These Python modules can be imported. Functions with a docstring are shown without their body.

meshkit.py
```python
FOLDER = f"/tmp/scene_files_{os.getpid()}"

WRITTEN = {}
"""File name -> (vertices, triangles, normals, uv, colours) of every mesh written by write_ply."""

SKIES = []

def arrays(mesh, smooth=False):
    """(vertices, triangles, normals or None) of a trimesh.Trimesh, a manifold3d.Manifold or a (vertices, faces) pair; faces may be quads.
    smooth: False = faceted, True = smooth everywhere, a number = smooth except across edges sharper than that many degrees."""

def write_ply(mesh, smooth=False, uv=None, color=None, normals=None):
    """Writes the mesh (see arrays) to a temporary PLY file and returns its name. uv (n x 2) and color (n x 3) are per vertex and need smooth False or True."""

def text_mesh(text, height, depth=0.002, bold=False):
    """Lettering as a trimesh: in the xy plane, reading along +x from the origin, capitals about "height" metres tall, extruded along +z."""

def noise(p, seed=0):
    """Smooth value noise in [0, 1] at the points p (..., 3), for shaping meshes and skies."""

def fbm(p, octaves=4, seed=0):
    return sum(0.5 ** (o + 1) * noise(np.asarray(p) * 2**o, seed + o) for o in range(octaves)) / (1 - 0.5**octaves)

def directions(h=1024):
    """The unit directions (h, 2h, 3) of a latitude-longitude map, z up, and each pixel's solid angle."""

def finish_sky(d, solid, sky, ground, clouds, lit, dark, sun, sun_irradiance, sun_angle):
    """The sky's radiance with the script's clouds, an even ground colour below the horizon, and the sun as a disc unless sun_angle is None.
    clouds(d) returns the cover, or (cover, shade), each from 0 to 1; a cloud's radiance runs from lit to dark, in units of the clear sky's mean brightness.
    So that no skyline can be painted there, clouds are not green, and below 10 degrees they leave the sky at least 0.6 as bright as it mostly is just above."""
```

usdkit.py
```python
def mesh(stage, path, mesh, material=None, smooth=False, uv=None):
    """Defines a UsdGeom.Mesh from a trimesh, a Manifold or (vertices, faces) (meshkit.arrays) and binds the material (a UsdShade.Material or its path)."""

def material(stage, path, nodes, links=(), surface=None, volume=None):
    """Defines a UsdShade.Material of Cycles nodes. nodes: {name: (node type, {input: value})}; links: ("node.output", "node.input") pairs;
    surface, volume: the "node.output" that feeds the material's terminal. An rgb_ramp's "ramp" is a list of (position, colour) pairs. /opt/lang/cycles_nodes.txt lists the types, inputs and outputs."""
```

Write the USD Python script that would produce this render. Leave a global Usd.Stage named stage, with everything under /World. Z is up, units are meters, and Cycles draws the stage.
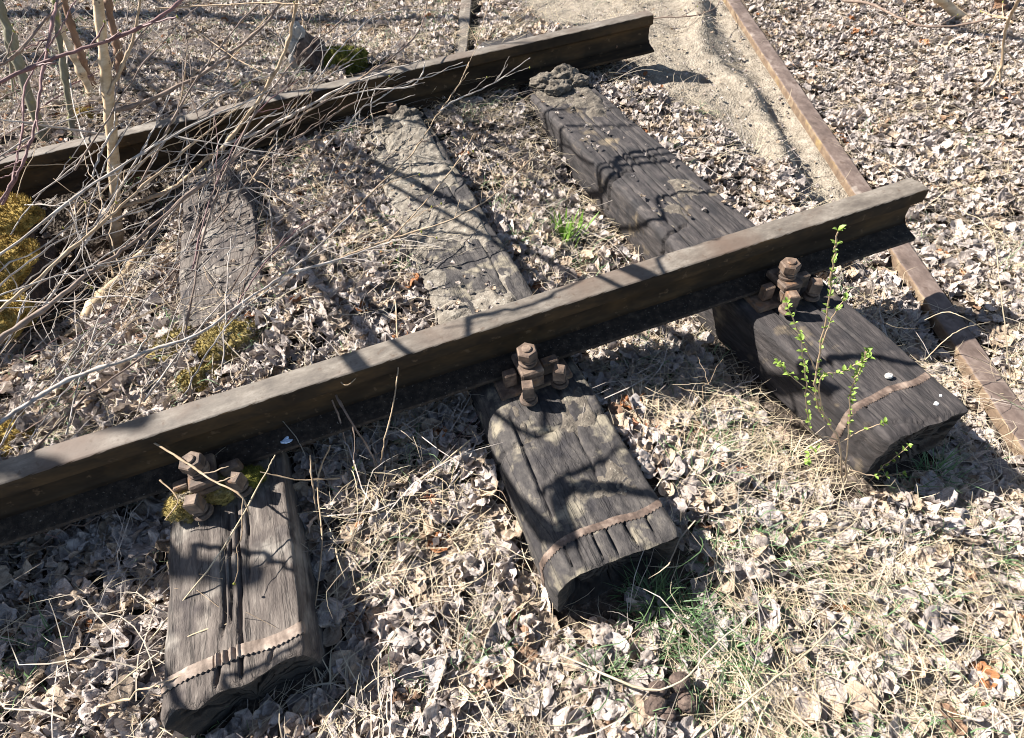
import math, random
import numpy as np
import trimesh
import usdkit, meshkit
from scipy.interpolate import RBFInterpolator
from pxr import Usd, UsdGeom, UsdLux, UsdShade, Gf, Sdf, Vt

stage = Usd.Stage.CreateInMemory()
UsdGeom.SetStageUpAxis(stage, UsdGeom.Tokens.z)
UsdGeom.SetStageMetersPerUnit(stage, 1.0)
UsdGeom.Xform.Define(stage, '/World')
UsdGeom.Scope.Define(stage, '/World/Looks')
RS = np.random.RandomState
W, H = 1024, 738

# ------------------------------------------------------------------ camera
CAM = np.array([0.0001, -0.9004, 1.0371])
YAW, PITCH, ROLL, F = 0.2663, 0.8537, -0.119, 566.5
_d = np.array([math.sin(YAW) * math.cos(PITCH), math.cos(YAW) * math.cos(PITCH), -math.sin(PITCH)])
_r = np.cross(_d, [0, 0, 1]); _r /= np.linalg.norm(_r)
_u = np.cross(_r, _d)
CR = math.cos(ROLL) * _r + math.sin(ROLL) * _u
CU = -math.sin(ROLL) * _r + math.cos(ROLL) * _u
CD = _d
cam = UsdGeom.Camera.Define(stage, '/World/camera')
m = Gf.Matrix4d(*CR, 0, *CU, 0, *(-CD), 0, *CAM, 1)
cam.AddTransformOp().Set(m)
cam.CreateHorizontalApertureAttr(36.0)
cam.CreateVerticalApertureAttr(36.0 * H / W)
cam.CreateFocalLengthAttr(36.0 * F / W)
cam.CreateClippingRangeAttr(Gf.Vec2f(0.02, 2000.0))
cam.CreateExposureAttr(1.88)

# ------------------------------------------------------------------ sky and sun
SUN = np.array([-0.85, 0.60, 1.0]); SUN /= np.linalg.norm(SUN)
dome = UsdLux.DomeLight.Define(stage, '/World/sky')
skymat = usdkit.material(stage, '/World/Looks/sky_air', {
    's': ('sky_texture', {'sky_type': 'single_scattering', 'sun_disc': False, 'sun_elevation': float(math.asin(SUN[2])),
                          'sun_rotation': float(math.atan2(SUN[0], SUN[1]))}),
    'b': ('background_shader', {'strength': 0.05})}, [('s.color', 'b.color')], surface='b.background')
UsdShade.MaterialBindingAPI.Apply(dome.GetPrim()).Bind(skymat)
dome.GetPrim().SetCustomDataByKey('kind', 'structure')
sun = UsdLux.DistantLight.Define(stage, '/World/sun')
_x = np.cross([0, 0, 1], SUN); _x /= np.linalg.norm(_x); _y = np.cross(SUN, _x)
sun.AddTransformOp().Set(Gf.Matrix4d(*_x, 0, *_y, 0, *SUN, 0, 0, 0, 8, 1))
sun.CreateIntensityAttr(1.25); sun.CreateAngleAttr(0.53)
sun.CreateColorAttr(Gf.Vec3f(1.0, 0.96, 0.9))
sun.GetPrim().CreateAttribute('inputs:normalize', Sdf.ValueTypeNames.Bool).Set(True)


# where the line of sight through a point of the photograph meets a plane: used to survey positions
def sight(px, py):
    return CD * F + CR * (px - W / 2) - CU * (py - H / 2)


def at(px, py, z):
    v = sight(px, py)
    return CAM + v * (z - CAM[2]) / v[2]


def aty(px, py, y):
    v = sight(px, py)
    return CAM + v * (y - CAM[1]) / v[1]


def px_of(X):
    q = np.asarray(X, float) - CAM
    d = q @ CD
    return np.stack([W / 2 + F * (q @ CR) / d, H / 2 - F * (q @ CU) / d, d], -1)


# ------------------------------------------------------------------ scene helpers
_used = {}


def numbered(parent, name):
    k = (parent, name); n = _used.get(k, 0); _used[k] = n + 1
    return f'{parent}/{name}' if n == 0 else f'{parent}/{name}_{n:03d}'


def tag(prim, label=None, cat=None, group=None, kind=None):
    for k, v in (('label', label), ('category', cat), ('group', group), ('kind', kind)):
        if v:
            prim.SetCustomDataByKey(k, v)


def thing(name, label, cat, loc=(0, 0, 0), group=None, rotz=0, kind=None):
    x = UsdGeom.Xform.Define(stage, numbered('/World', name))
    x.AddTranslateOp().Set(Gf.Vec3d(*map(float, loc)))
    if rotz:
        x.AddRotateZOp().Set(float(rotz))
    tag(x.GetPrim(), label, cat, group, kind)
    x.GetPrim().SetCustomDataByKey('at', Gf.Vec3d(*map(float, loc)))
    x.GetPrim().ClearCustomDataByKey('at')
    _loc[str(x.GetPath())] = np.array(loc, float)
    return x


_loc = {}


def mesh_of(v, f):
    return trimesh.Trimesh(np.asarray(v, float), np.asarray(f, int), process=False)


def part(parent, name, mesh, mat, label=None, smooth=40, local=False, uv=None, kind=None):
    """A mesh of its own under a thing or a part; vertices are given in world space unless local."""
    p = str(parent.GetPath())
    path = numbered(p, name)
    if not local:
        base = p
        while base not in _loc:
            base = base.rsplit('/', 1)[0]
        mesh = mesh.copy(); mesh.vertices = mesh.vertices - _loc[base]
    o = usdkit.mesh(stage, path, mesh, L[mat], smooth=(True if uv is not None else smooth), uv=uv)
    tag(o.GetPrim(), label, kind=kind)
    return o


def single(name, label, cat, mesh, mat, group=None, smooth=40, kind=None, uv=None):
    o = usdkit.mesh(stage, numbered('/World', name), mesh, L[mat], smooth=(True if uv is not None else smooth), uv=uv)
    tag(o.GetPrim(), label, cat, group, kind)
    return o


def cat_mesh(ms):
    vs, fs, n = [], [], 0
    for a in ms:
        v, f = (a.vertices, a.faces) if hasattr(a, 'vertices') else a
        vs.append(v); fs.append(np.asarray(f) + n); n += len(v)
    return mesh_of(np.vstack(vs), np.vstack(fs))


def smooth_line(P, n):
    """Catmull-Rom through the points, n samples."""
    P = np.asarray(P, float)
    Q = np.vstack([2 * P[0] - P[1], P, 2 * P[-1] - P[-2]])
    t = np.linspace(0, len(P) - 1 - 1e-9, n)
    i = t.astype(int); s = (t - i)[:, None]
    a, b, c, d = Q[i], Q[i + 1], Q[i + 2], Q[i + 3]
    return 0.5 * (2 * b + (c - a) * s + (2 * a - 5 * b + 4 * c - d) * s ** 2 + (3 * b - a - 3 * c + d) * s ** 3)


def tube(C, R, sides=6, cap=True, rough=0.0, seed=0):
    C = np.asarray(C, float); n = len(C)
    R = np.broadcast_to(np.asarray(R, float), (n,))
    T = np.gradient(C, axis=0); T /= np.maximum(np.linalg.norm(T, axis=1, keepdims=True), 1e-12)
    ref = np.array([0.31, 0.22, 0.92]) if abs(T[:, 2]).mean() < 0.8 else np.array([0.9, 0.3, 0.1])
    A = np.cross(T, ref); A /= np.linalg.norm(A, axis=1, keepdims=True)
    B = np.cross(T, A)
    an = np.arange(sides) * 2 * np.pi / sides
    rr = R[:, None] * (1 + (rough * (RS(seed).rand(n, sides) - .5) if rough else 0))
    V = C[:, None] + rr[..., None] * (np.cos(an)[None, :, None] * A[:, None] + np.sin(an)[None, :, None] * B[:, None])
    V = V.reshape(-1, 3)
    i, j = np.meshgrid(np.arange(n - 1), np.arange(sides), indexing='ij')
    a = i * sides + j; b = i * sides + (j + 1) % sides
    Fq = np.concatenate([np.stack([a, b, b + sides], -1).reshape(-1, 3), np.stack([a, b + sides, a + sides], -1).reshape(-1, 3)])
    if cap:
        V = np.vstack([V, C[0], C[-1]]); k = n * sides
        j = np.arange(sides)
        Fq = np.vstack([Fq, np.stack([(j + 1) % sides, j, np.full(sides, k)], -1), np.stack([k - sides + j, k - sides + (j + 1) % sides, np.full(sides, k + 1)], -1)])
    return mesh_of(V, Fq[:, ::-1])


def twig_mesh(P, r0, r1, seed=0, jit=0.15, sides=6, per=5, knots=True):
    """A crooked twig through the points with small knuckles at its buds."""
    rs = RS(seed)
    n = max(6, per * (len(P) - 1) + 1)
    C = smooth_line(P, n)
    seg = np.linalg.norm(np.diff(C, axis=0), axis=1).mean()
    C[1:-1] += rs.normal(0, 1, (n - 2, 3)) * seg * jit * .5
    R = np.linspace(r0, r1, n)
    if knots:
        R = R * (1 + 0.45 * (rs.rand(n) < .2))
    return tube(C, R, sides)


def grid_mesh(V):
    n, k = V.shape[:2]
    i, j = np.meshgrid(np.arange(n - 1), np.arange(k - 1), indexing='ij')
    a = i * k + j
    f = np.concatenate([np.stack([a, a + k, a + k + 1], -1).reshape(-1, 3), np.stack([a, a + k + 1, a + 1], -1).reshape(-1, 3)])
    return mesh_of(V.reshape(-1, 3), f)


def box(x0, x1, y0, y1, z0, z1, ch=0.0015):
    """A box with chamfered edges."""
    import manifold3d as m3
    c = []
    for x in (x0, x1):
        for y in (y0, y1):
            for z in (z0, z1):
                s = [(1 if a == lo else -1) for a, lo in ((x, x0), (y, y0), (z, z0))]
                for k in range(3):
                    q = [x + s[0] * ch, y + s[1] * ch, z + s[2] * ch]; q[k] = (x, y, z)[k]
                    c.append(q)
    return trimesh.convex.convex_hull(np.array(c))


def prism(n, r, z0, z1, cx=0, cy=0, ch=0.002, rot=0, squash=1.0):
    an = np.arange(n) * 2 * np.pi / n + rot
    ring = lambda rr, z: np.stack([cx + rr * np.cos(an), cy + rr * squash * np.sin(an), np.full(n, z)], -1)
    return trimesh.convex.convex_hull(np.vstack([ring(r - ch, z0), ring(r, z0 + ch), ring(r, z1 - ch), ring(r - ch, z1)]))


# ------------------------------------------------------------------ materials
L = {}


def look(name, cols, scale=8, stretch=(1, 1, 1), detail=6, nrough=.62, rough=.85, bump=.5, bdist=.002, bscale=None, blotch=None, spots=None, spec=.3, rnd=None, trans=0, metallic=0, streak=None):
    """Colour from noise over world position; blotch = (colour, scale, lo, hi) lays a second tone; spots the same at a fine scale."""
    n = {'g': ('geometry', {}), 'm': ('mapping', {'scale': stretch}), 'n': ('noise_texture', {'scale': scale, 'detail': detail, 'roughness': nrough}),
         'r': ('rgb_ramp', {'ramp': cols}), 'p': ('principled_bsdf', {'roughness': rough, 'specular_ior_level': spec, 'metallic': metallic}),
         'bn': ('noise_texture', {'scale': bscale or scale * 3, 'detail': 5, 'roughness': .65}),
         'b': ('bump', {'strength': bump, 'distance': bdist})}
    l = [('g.position', 'm.vector'), ('m.vector', 'n.vector'), ('n.fac', 'r.fac'), ('m.vector', 'bn.vector'), ('bn.fac', 'b.height'), ('b.normal', 'p.normal')]
    last = 'r.color'
    for k, s in (('bl', blotch), ('sp', spots)):
        if s:
            n[k + 'n'] = ('noise_texture', {'scale': s[1], 'detail': 4, 'roughness': .6})
            n[k + 'f'] = ('map_range', {'from_min': s[2], 'from_max': s[3], 'to_min': 0.0, 'to_max': 1.0, 'clamp': True})
            n[k + 'm'] = ('mix', {'color2': s[0]})
            l += [('g.position', k + 'n.vector'), (k + 'n.fac', k + 'f.value'), (k + 'f.result', k + 'm.fac'), (last, k + 'm.color1')]
            last = k + 'm.color'
    if streak:               # thin dark cracks along the grain: (stretch, scale, threshold, depth of tone)
        n['km'] = ('mapping', {'scale': streak[0]}); n['kn'] = ('noise_texture', {'scale': streak[1], 'detail': 5, 'roughness': .6, 'distortion': .4})
        n['kd'] = ('math', {'math_type': 'subtract', 'value2': .5}); n['ka'] = ('math', {'math_type': 'absolute'})
        n['kr'] = ('map_range', {'from_min': 0.0, 'from_max': streak[2], 'to_min': streak[3], 'to_max': 1.0, 'clamp': True})
        n['kx'] = ('mix', {'mix_type': 'multiply', 'fac': 1.0}); n['bh'] = ('math', {'math_type': 'multiply'})
        l = [a for a in l if a[1] != 'b.height'] + [('g.position', 'km.vector'), ('km.vector', 'kn.vector'), ('kn.fac', 'kd.value1'), ('kd.value', 'ka.value1'), ('ka.value', 'kr.value'), (last, 'kx.color1'), ('kr.result', 'kx.color2'), ('bn.fac', 'bh.value1'), ('kr.result', 'bh.value2'), ('bh.value', 'b.height')]
        last = 'kx.color'
    if rnd:
        n['oi'] = ('object_info', {})
        n['rr'] = ('rgb_ramp', {'ramp': rnd})
        n['rm'] = ('mix', {'mix_type': 'multiply', 'fac': 1.0})
        l += [('oi.random', 'rr.fac'), (last, 'rm.color1'), ('rr.color', 'rm.color2')]
        last = 'rm.color'
    l.append((last, 'p.base_color'))
    out = 'p.BSDF'
    if trans:
        n['t'] = ('translucent_bsdf', {}); n['mx'] = ('mix_closure', {'fac': trans})
        l += [(last, 't.color'), ('p.BSDF', 'mx.closure1'), ('t.BSDF', 'mx.closure2')]
        out = 'mx.closure'
    L[name] = usdkit.material(stage, '/World/Looks/' + name, n, l, surface=out)


def c(*a): return a


# ground: dark humus with crumbs; sand where the mesh's "sand" value says so
L['soil'] = usdkit.material(stage, '/World/Looks/soil', {
    'g': ('geometry', {}), 'n': ('noise_texture', {'scale': 45., 'detail': 8, 'roughness': .7}),
    'r': ('rgb_ramp', {'ramp': [(.3, c(.02, .015, .012)), (.5, c(.06, .046, .035)), (.66, c(.16, .13, .105)), (.8, c(.3, .26, .215))]}),
    'n2': ('noise_texture', {'scale': 30., 'detail': 9, 'roughness': .72}),
    'r2': ('rgb_ramp', {'ramp': [(.28, c(.085, .07, .053)), (.5, c(.18, .152, .118)), (.72, c(.28, .245, .195))]}),
    'a': ('attribute', {'attribute': 'sand'}), 'mx': ('mix', {}),
    'v': ('voronoi_texture', {'scale': 110., 'randomness': 1.0}),
    'h': ('math', {'math_type': 'add'}), 'b': ('bump', {'strength': .8, 'distance': .006}),
    'p': ('principled_bsdf', {'roughness': .95, 'specular_ior_level': .15})},
    [('g.position', 'n.vector'), ('n.fac', 'r.fac'), ('g.position', 'n2.vector'), ('n2.fac', 'r2.fac'), ('a.fac', 'mx.fac'), ('r.color', 'mx.color1'),
     ('r2.color', 'mx.color2'), ('mx.color', 'p.base_color'), ('g.position', 'v.vector'), ('v.distance', 'h.value1'), ('n.fac', 'h.value2'),
     ('h.value', 'b.height'), ('b.normal', 'p.normal')], surface='p.BSDF')

look('rail_dark', [(.3, c(.009, .006, .004)), (.5, c(.027, .018, .0105)), (.68, c(.065, .039, .018))], scale=14, stretch=(.35, 1, 1), rough=.85, spec=.12, bump=.45, bdist=.0015, bscale=160, blotch=(c(.05, .03, .014), 6, .54, .72), spots=(c(.085, .055, .032), 40, .62, .72))
look('rail_top', [(.3, c(.055, .045, .037)), (.5, c(.108, .091, .074)), (.7, c(.19, .166, .138))], scale=26, stretch=(.5, 1, 1), detail=10, nrough=.75, spots=(c(.07, .05, .036), 60, .6, .72), rough=.72, spec=.25, bump=.6, bdist=.0015, bscale=140, blotch=(c(.085, .06, .045), 4, .48, .7))
look('rail_side', [(.2, c(.06, .04, .028)), (.5, c(.13, .09, .06)), (.75, c(.22, .17, .11))], scale=24, rough=.9, bump=.8, bdist=.003, bscale=90, spec=.2, blotch=(c(.2, .14, .06), 9, .6, .75))
look('rail_foot', [(.3, c(.009, .0065, .0045)), (.5, c(.022, .015, .0105)), (.7, c(.055, .04, .028))], scale=60, rough=.9, bump=.9, bdist=.004, bscale=120, spots=(c(.2, .165, .13), 190, .64, .7))
look('rail_mauve', [(.3, c(.042, .029, .023)), (.5, c(.092, .066, .054)), (.7, c(.165, .128, .108))], scale=22, stretch=(.8, .5, 1), detail=9, nrough=.7, rough=.7, spec=.3, bump=.35, bdist=.0012, bscale=130, blotch=(c(.3, .255, .215), 7, .6, .74), spots=(c(.06, .04, .03), 30, .58, .7))
look('timber_dark', [(.3, c(.010, .0085, .0082)), (.45, c(.022, .0185, .018)), (.58, c(.042, .0355, .0335)), (.74, c(.105, .087, .072))], scale=12, stretch=(3, .7, 3), detail=10, nrough=.7, rough=.8, bump=.9, bdist=.0035, bscale=50, blotch=(c(.19, .145, .09), 6, .6, .74), spots=(c(.016, .014, .0145), 14, .55, .66), streak=((5, .25, 5), 5, .02, .55))
look('timber_grey', [(.3, c(.011, .0095, .0095)), (.45, c(.028, .0245, .0235)), (.58, c(.056, .049, .044)), (.74, c(.14, .12, .095))], scale=16, stretch=(2, 1, 2), detail=10, nrough=.72, rough=.85, bump=1, bdist=.004, bscale=55, blotch=(c(.175, .15, .11), 15, .54, .66), spots=(c(.018, .016, .0175), 9, .52, .66), streak=((4, .4, 4), 5, .018, .5))
look('timber_brown', [(.3, c(.024, .0175, .015)), (.45, c(.062, .049, .041)), (.58, c(.105, .086, .072)), (.74, c(.21, .18, .15))], scale=14, stretch=(4, .7, 4), detail=10, nrough=.72, rough=.8, bump=.9, bdist=.0035, bscale=50, blotch=(c(.22, .195, .165), 9, .54, .72), spots=(c(.035, .027, .025), 10, .55, .68), streak=((5, .25, 5), 6, .022, .45))
look('crust_pale', [(.25, c(.05, .042, .034)), (.5, c(.14, .12, .096)), (.72, c(.27, .24, .195))], scale=34, rough=.95, bump=1, bdist=.005, bscale=110, detail=9, nrough=.72, spots=(c(.33, .3, .255), 130, .6, .7))
look('end_grain', [(.25, c(.009, .008, .007)), (.5, c(.022, .018, .015)), (.75, c(.05, .041, .034))], scale=24, rough=.95, bump=1, bdist=.006, bscale=60)
look('strap_rust', [(.32, c(.03, .02, .015)), (.5, c(.085, .058, .044)), (.68, c(.18, .135, .105))], scale=40, rough=.8, bump=.6, bdist=.001, bscale=180)
look('strap_pale', [(.3, c(.08, .057, .042)), (.5, c(.17, .127, .098)), (.7, c(.29, .235, .19))], scale=40, rough=.75, bump=.6, bdist=.001, bscale=180)
look('bolt_rust', [(.3, c(.03, .02, .014)), (.5, c(.085, .056, .039)), (.7, c(.19, .135, .095))], scale=38, rough=.75, bump=.7, bdist=.0015, bscale=170, spec=.4, blotch=(c(.2, .1, .045), 22, .58, .74))
look('crust', [(.2, c(.028, .023, .019)), (.5, c(.085, .071, .056)), (.75, c(.18, .153, .118))], scale=40, rough=.95, bump=1, bdist=.006, bscale=110, detail=8, spots=(c(.26, .23, .185), 120, .6, .72))
look('clod', [(.2, c(.025, .018, .015)), (.5, c(.07, .048, .038)), (.8, c(.15, .11, .085))], scale=60, rough=.8, bump=1, bdist=.004, bscale=150)
look('stone', [(.2, c(.14, .13, .12)), (.5, c(.24, .225, .205)), (.8, c(.36, .34, .31))], scale=50, rough=.85, bump=.8, bdist=.003, bscale=160)
look('pale_stone', [(.3, c(.26, .245, .225)), (.7, c(.42, .4, .37))], scale=60, rough=.8, bump=.5, bdist=.002)
look('moss', [(.3, c(.12, .08, .025)), (.5, c(.29, .2, .055)), (.7, c(.46, .345, .12))], scale=45, rough=.95, bump=1, bdist=.008, bscale=200, spec=.1, blotch=(c(.12, .065, .02), 14, .55, .7))
look('moss_dull', [(.3, c(.09, .07, .025)), (.5, c(.25, .19, .065)), (.7, c(.42, .34, .15))], scale=50, rough=.95, bump=1, bdist=.008, bscale=200, spec=.1, blotch=(c(.2, .17, .13), 25, .52, .62))
look('green_moss', [(.25, c(.03, .03, .006)), (.5, c(.10, .10, .02)), (.8, c(.25, .22, .05))], scale=60, rough=.95, bump=1, bdist=.006, bscale=200, spec=.1)
look('bark_birch', [(.2, c(.17, .11, .06)), (.45, c(.36, .255, .15)), (.65, c(.5, .39, .265)), (.8, c(.64, .56, .45))], scale=16, stretch=(1, 1, 2.5), rough=.75, bump=.4, bdist=.001, bscale=90, spots=(c(.08, .055, .04), 42, .66, .7))
look('bark_brown', [(.2, c(.07, .036, .02)), (.5, c(.17, .095, .055)), (.8, c(.3, .2, .13))], scale=30, stretch=(1, 1, .3), rough=.75, bump=.6, bdist=.001, bscale=120)
look('bark_olive', [(.2, c(.07, .062, .04)), (.5, c(.15, .135, .09)), (.8, c(.27, .25, .18))], scale=30, stretch=(1, 1, .4), rough=.8, bump=.6, bdist=.001, bscale=120, blotch=(c(.2, .19, .05), 16, .58, .7))
look('bark_purple', [(.2, c(.07, .03, .03)), (.5, c(.14, .07, .066)), (.8, c(.24, .14, .13))], scale=30, rough=.65, bump=.2, bdist=.0006, bscale=120, spec=.3)
look('twig_grey', [(.3, c(.14, .112, .095)), (.5, c(.3, .258, .222)), (.7, c(.46, .415, .37))], scale=40, rough=.8, bump=.4, bdist=.0006, bscale=200)
look('twig_brown', [(.2, c(.07, .047, .035)), (.5, c(.15, .105, .08)), (.8, c(.26, .2, .155))], scale=40, rough=.75, bump=.4, bdist=.0006, bscale=200)
look('twig_tan', [(.2, c(.17, .11, .063)), (.5, c(.3, .215, .135)), (.8, c(.44, .35, .25))], scale=40, rough=.75, bump=.3, bdist=.0006, bscale=200)
look('bud_green', [(.2, c(.2, .2, .03)), (.8, c(.4, .4, .09))], scale=80, rough=.6, bump=.1, trans=.25)
look('rotten_red', [(.2, c(.16, .06, .03)), (.5, c(.33, .14, .075)), (.8, c(.5, .28, .17))], scale=70, rough=.9, bump=1, bdist=.003, bscale=150)
look('plastic_blue', [(.2, c(.3, .4, .55)), (.8, c(.6, .7, .82))], scale=40, rough=.4, bump=.3, spec=.5)
look('dropping', [(.3, c(.4, .4, .38)), (.6, c(.72, .72, .7))], scale=80, rough=.8, bump=.3, bdist=.0005)
RND = [(0, c(.68, .66, .65)), (.25, c(.92, .89, .86)), (.5, c(1, 1, 1)), (.75, c(1.0, .94, .87)), (1, c(1.14, 1.12, 1.1))]
look('straw', [(.2, c(.29, .23, .145)), (.5, c(.44, .375, .265)), (.8, c(.58, .52, .4))], scale=9, rough=.7, bump=0, rnd=RND, trans=.2)
look('straw_grey', [(.2, c(.2, .165, .125)), (.5, c(.33, .285, .225)), (.8, c(.48, .43, .36))], scale=9, rough=.75, bump=0, rnd=RND, trans=.15)
look('grass_green', [(.2, c(.07, .13, .05)), (.5, c(.12, .21, .09)), (.8, c(.2, .3, .15))], scale=20, rough=.5, bump=0, rnd=RND, trans=.35, spec=.4)
look('herb_green', [(.2, c(.06, .125, .015)), (.5, c(.12, .22, .03)), (.8, c(.22, .33, .07))], scale=30, rough=.5, bump=.1, trans=.35, spec=.4)
look('young_leaf', [(.2, c(.13, .21, .03)), (.5, c(.22, .32, .06)), (.8, c(.34, .44, .12))], scale=60, rough=.5, bump=.1, trans=.4, spec=.4)


def leaf_look(name, cols, trans=.12):
    """Dry leaf: blotches plus a midrib and side veins from the leaf's own coordinates."""
    L[name] = usdkit.material(stage, '/World/Looks/' + name, {
        'uv': ('uvmap', {'attribute': 'st'}), 'sx': ('separate_xyz', {}), 'vv': ('math', {'math_type': 'subtract', 'value2': .5}), 'va': ('math', {'math_type': 'absolute'}),
        'k': ('math', {'math_type': 'multiply_add', 'value2': -.9}), 's': ('math', {'math_type': 'multiply', 'value2': 44.}), 'w': ('math', {'math_type': 'sine'}),
        'w2': ('math', {'math_type': 'greater_than', 'value2': .9}), 'mid': ('math', {'math_type': 'less_than', 'value2': .02}), 'vn': ('math', {'math_type': 'maximum'}),
        'g': ('geometry', {}), 'n': ('noise_texture', {'scale': 70., 'detail': 8, 'roughness': .72}), 'r': ('rgb_ramp', {'ramp': cols}),
        'oi': ('object_info', {}), 'rr': ('rgb_ramp', {'ramp': RND}), 'rm': ('mix', {'mix_type': 'multiply', 'fac': 1.0}),
        'vm': ('math', {'math_type': 'multiply', 'value2': .3}), 'vc': ('mix', {'mix_type': 'multiply', 'color2': c(.45, .4, .36)}),
        'h': ('math', {'math_type': 'multiply_add', 'value2': .25}), 'b': ('bump', {'strength': 1.0, 'distance': .004}),
        'p': ('principled_bsdf', {'roughness': .72, 'specular_ior_level': .3}), 't': ('translucent_bsdf', {}), 'mx': ('mix_closure', {'fac': trans})},
        [('uv.UV', 'sx.vector'), ('sx.y', 'vv.value1'), ('vv.value', 'va.value1'), ('va.value', 'k.value1'), ('sx.x', 'k.value3'), ('k.value', 's.value1'), ('s.value', 'w.value1'),
         ('w.value', 'w2.value1'), ('va.value', 'mid.value1'), ('w2.value', 'vn.value1'), ('mid.value', 'vn.value2'), ('g.position', 'n.vector'), ('n.fac', 'r.fac'),
         ('oi.random', 'rr.fac'), ('r.color', 'rm.color1'), ('rr.color', 'rm.color2'), ('vn.value', 'vm.value1'), ('vm.value', 'vc.fac'), ('rm.color', 'vc.color1'),
         ('vn.value', 'h.value1'), ('n.fac', 'h.value3'), ('h.value', 'b.height'), ('b.normal', 'p.normal'), ('vc.color', 'p.base_color'), ('vc.color', 't.color'),
         ('p.BSDF', 'mx.closure1'), ('t.BSDF', 'mx.closure2')], surface='mx.closure')


leaf_look('leaf_pale', [(.3, c(.26, .222, .195)), (.5, c(.415, .362, .327)), (.7, c(.54, .487, .45))])
leaf_look('leaf_grey', [(.3, c(.19, .165, .152)), (.5, c(.315, .28, .262)), (.7, c(.44, .4, .378))])
leaf_look('leaf_tan', [(.25, c(.2, .145, .1)), (.5, c(.35, .275, .205)), (.75, c(.48, .4, .315))])
leaf_look('leaf_brown', [(.25, c(.09, .05, .03)), (.5, c(.19, .115, .072)), (.75, c(.31, .21, .14))])
leaf_look('leaf_russet', [(.25, c(.15, .06, .025)), (.5, c(.30, .13, .055)), (.75, c(.45, .23, .11))])
TONES = ['leaf_pale', 'leaf_grey', 'leaf_tan', 'leaf_brown', 'leaf_russet']

# ------------------------------------------------------------------ layout (metres; z = 0 is the top of the sleepers)
GAUGE = 1.488                       # between the rail centres of the lifted panel
RZ0, RZ1 = 0.019, 0.1613            # foot and head of its rails
SLEEPERS = [(0.830, 1.095, -0.534, 2.02), (0.124, 0.390, -0.547, 2.02), (-0.558, -0.320, -0.515, 2.02)]


def low_rail_z(y): return -0.24 + 0.055 * (np.asarray(y, float) + 0.3)


_a = at(954, 266 + 55, -.222); _n0 = np.array(at(873, 208, -.215)); _n1 = np.array(at(746.5, 18, -.12))
LOW_P = np.array([_n1[0], _n1[1]]); LOW_D = (LOW_P - _n0[:2]); LOW_D /= np.linalg.norm(LOW_D)
LOW_N = np.array([LOW_D[1], -LOW_D[0]])      # to the right of the lower rail


def low_s(x, y):
    """(distance to the right of the lower rail's centre line, distance along it)"""
    q = np.stack([np.asarray(x, float) - LOW_P[0], np.asarray(y, float) - LOW_P[1]], -1)
    return q @ LOW_N, q @ LOW_D


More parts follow.
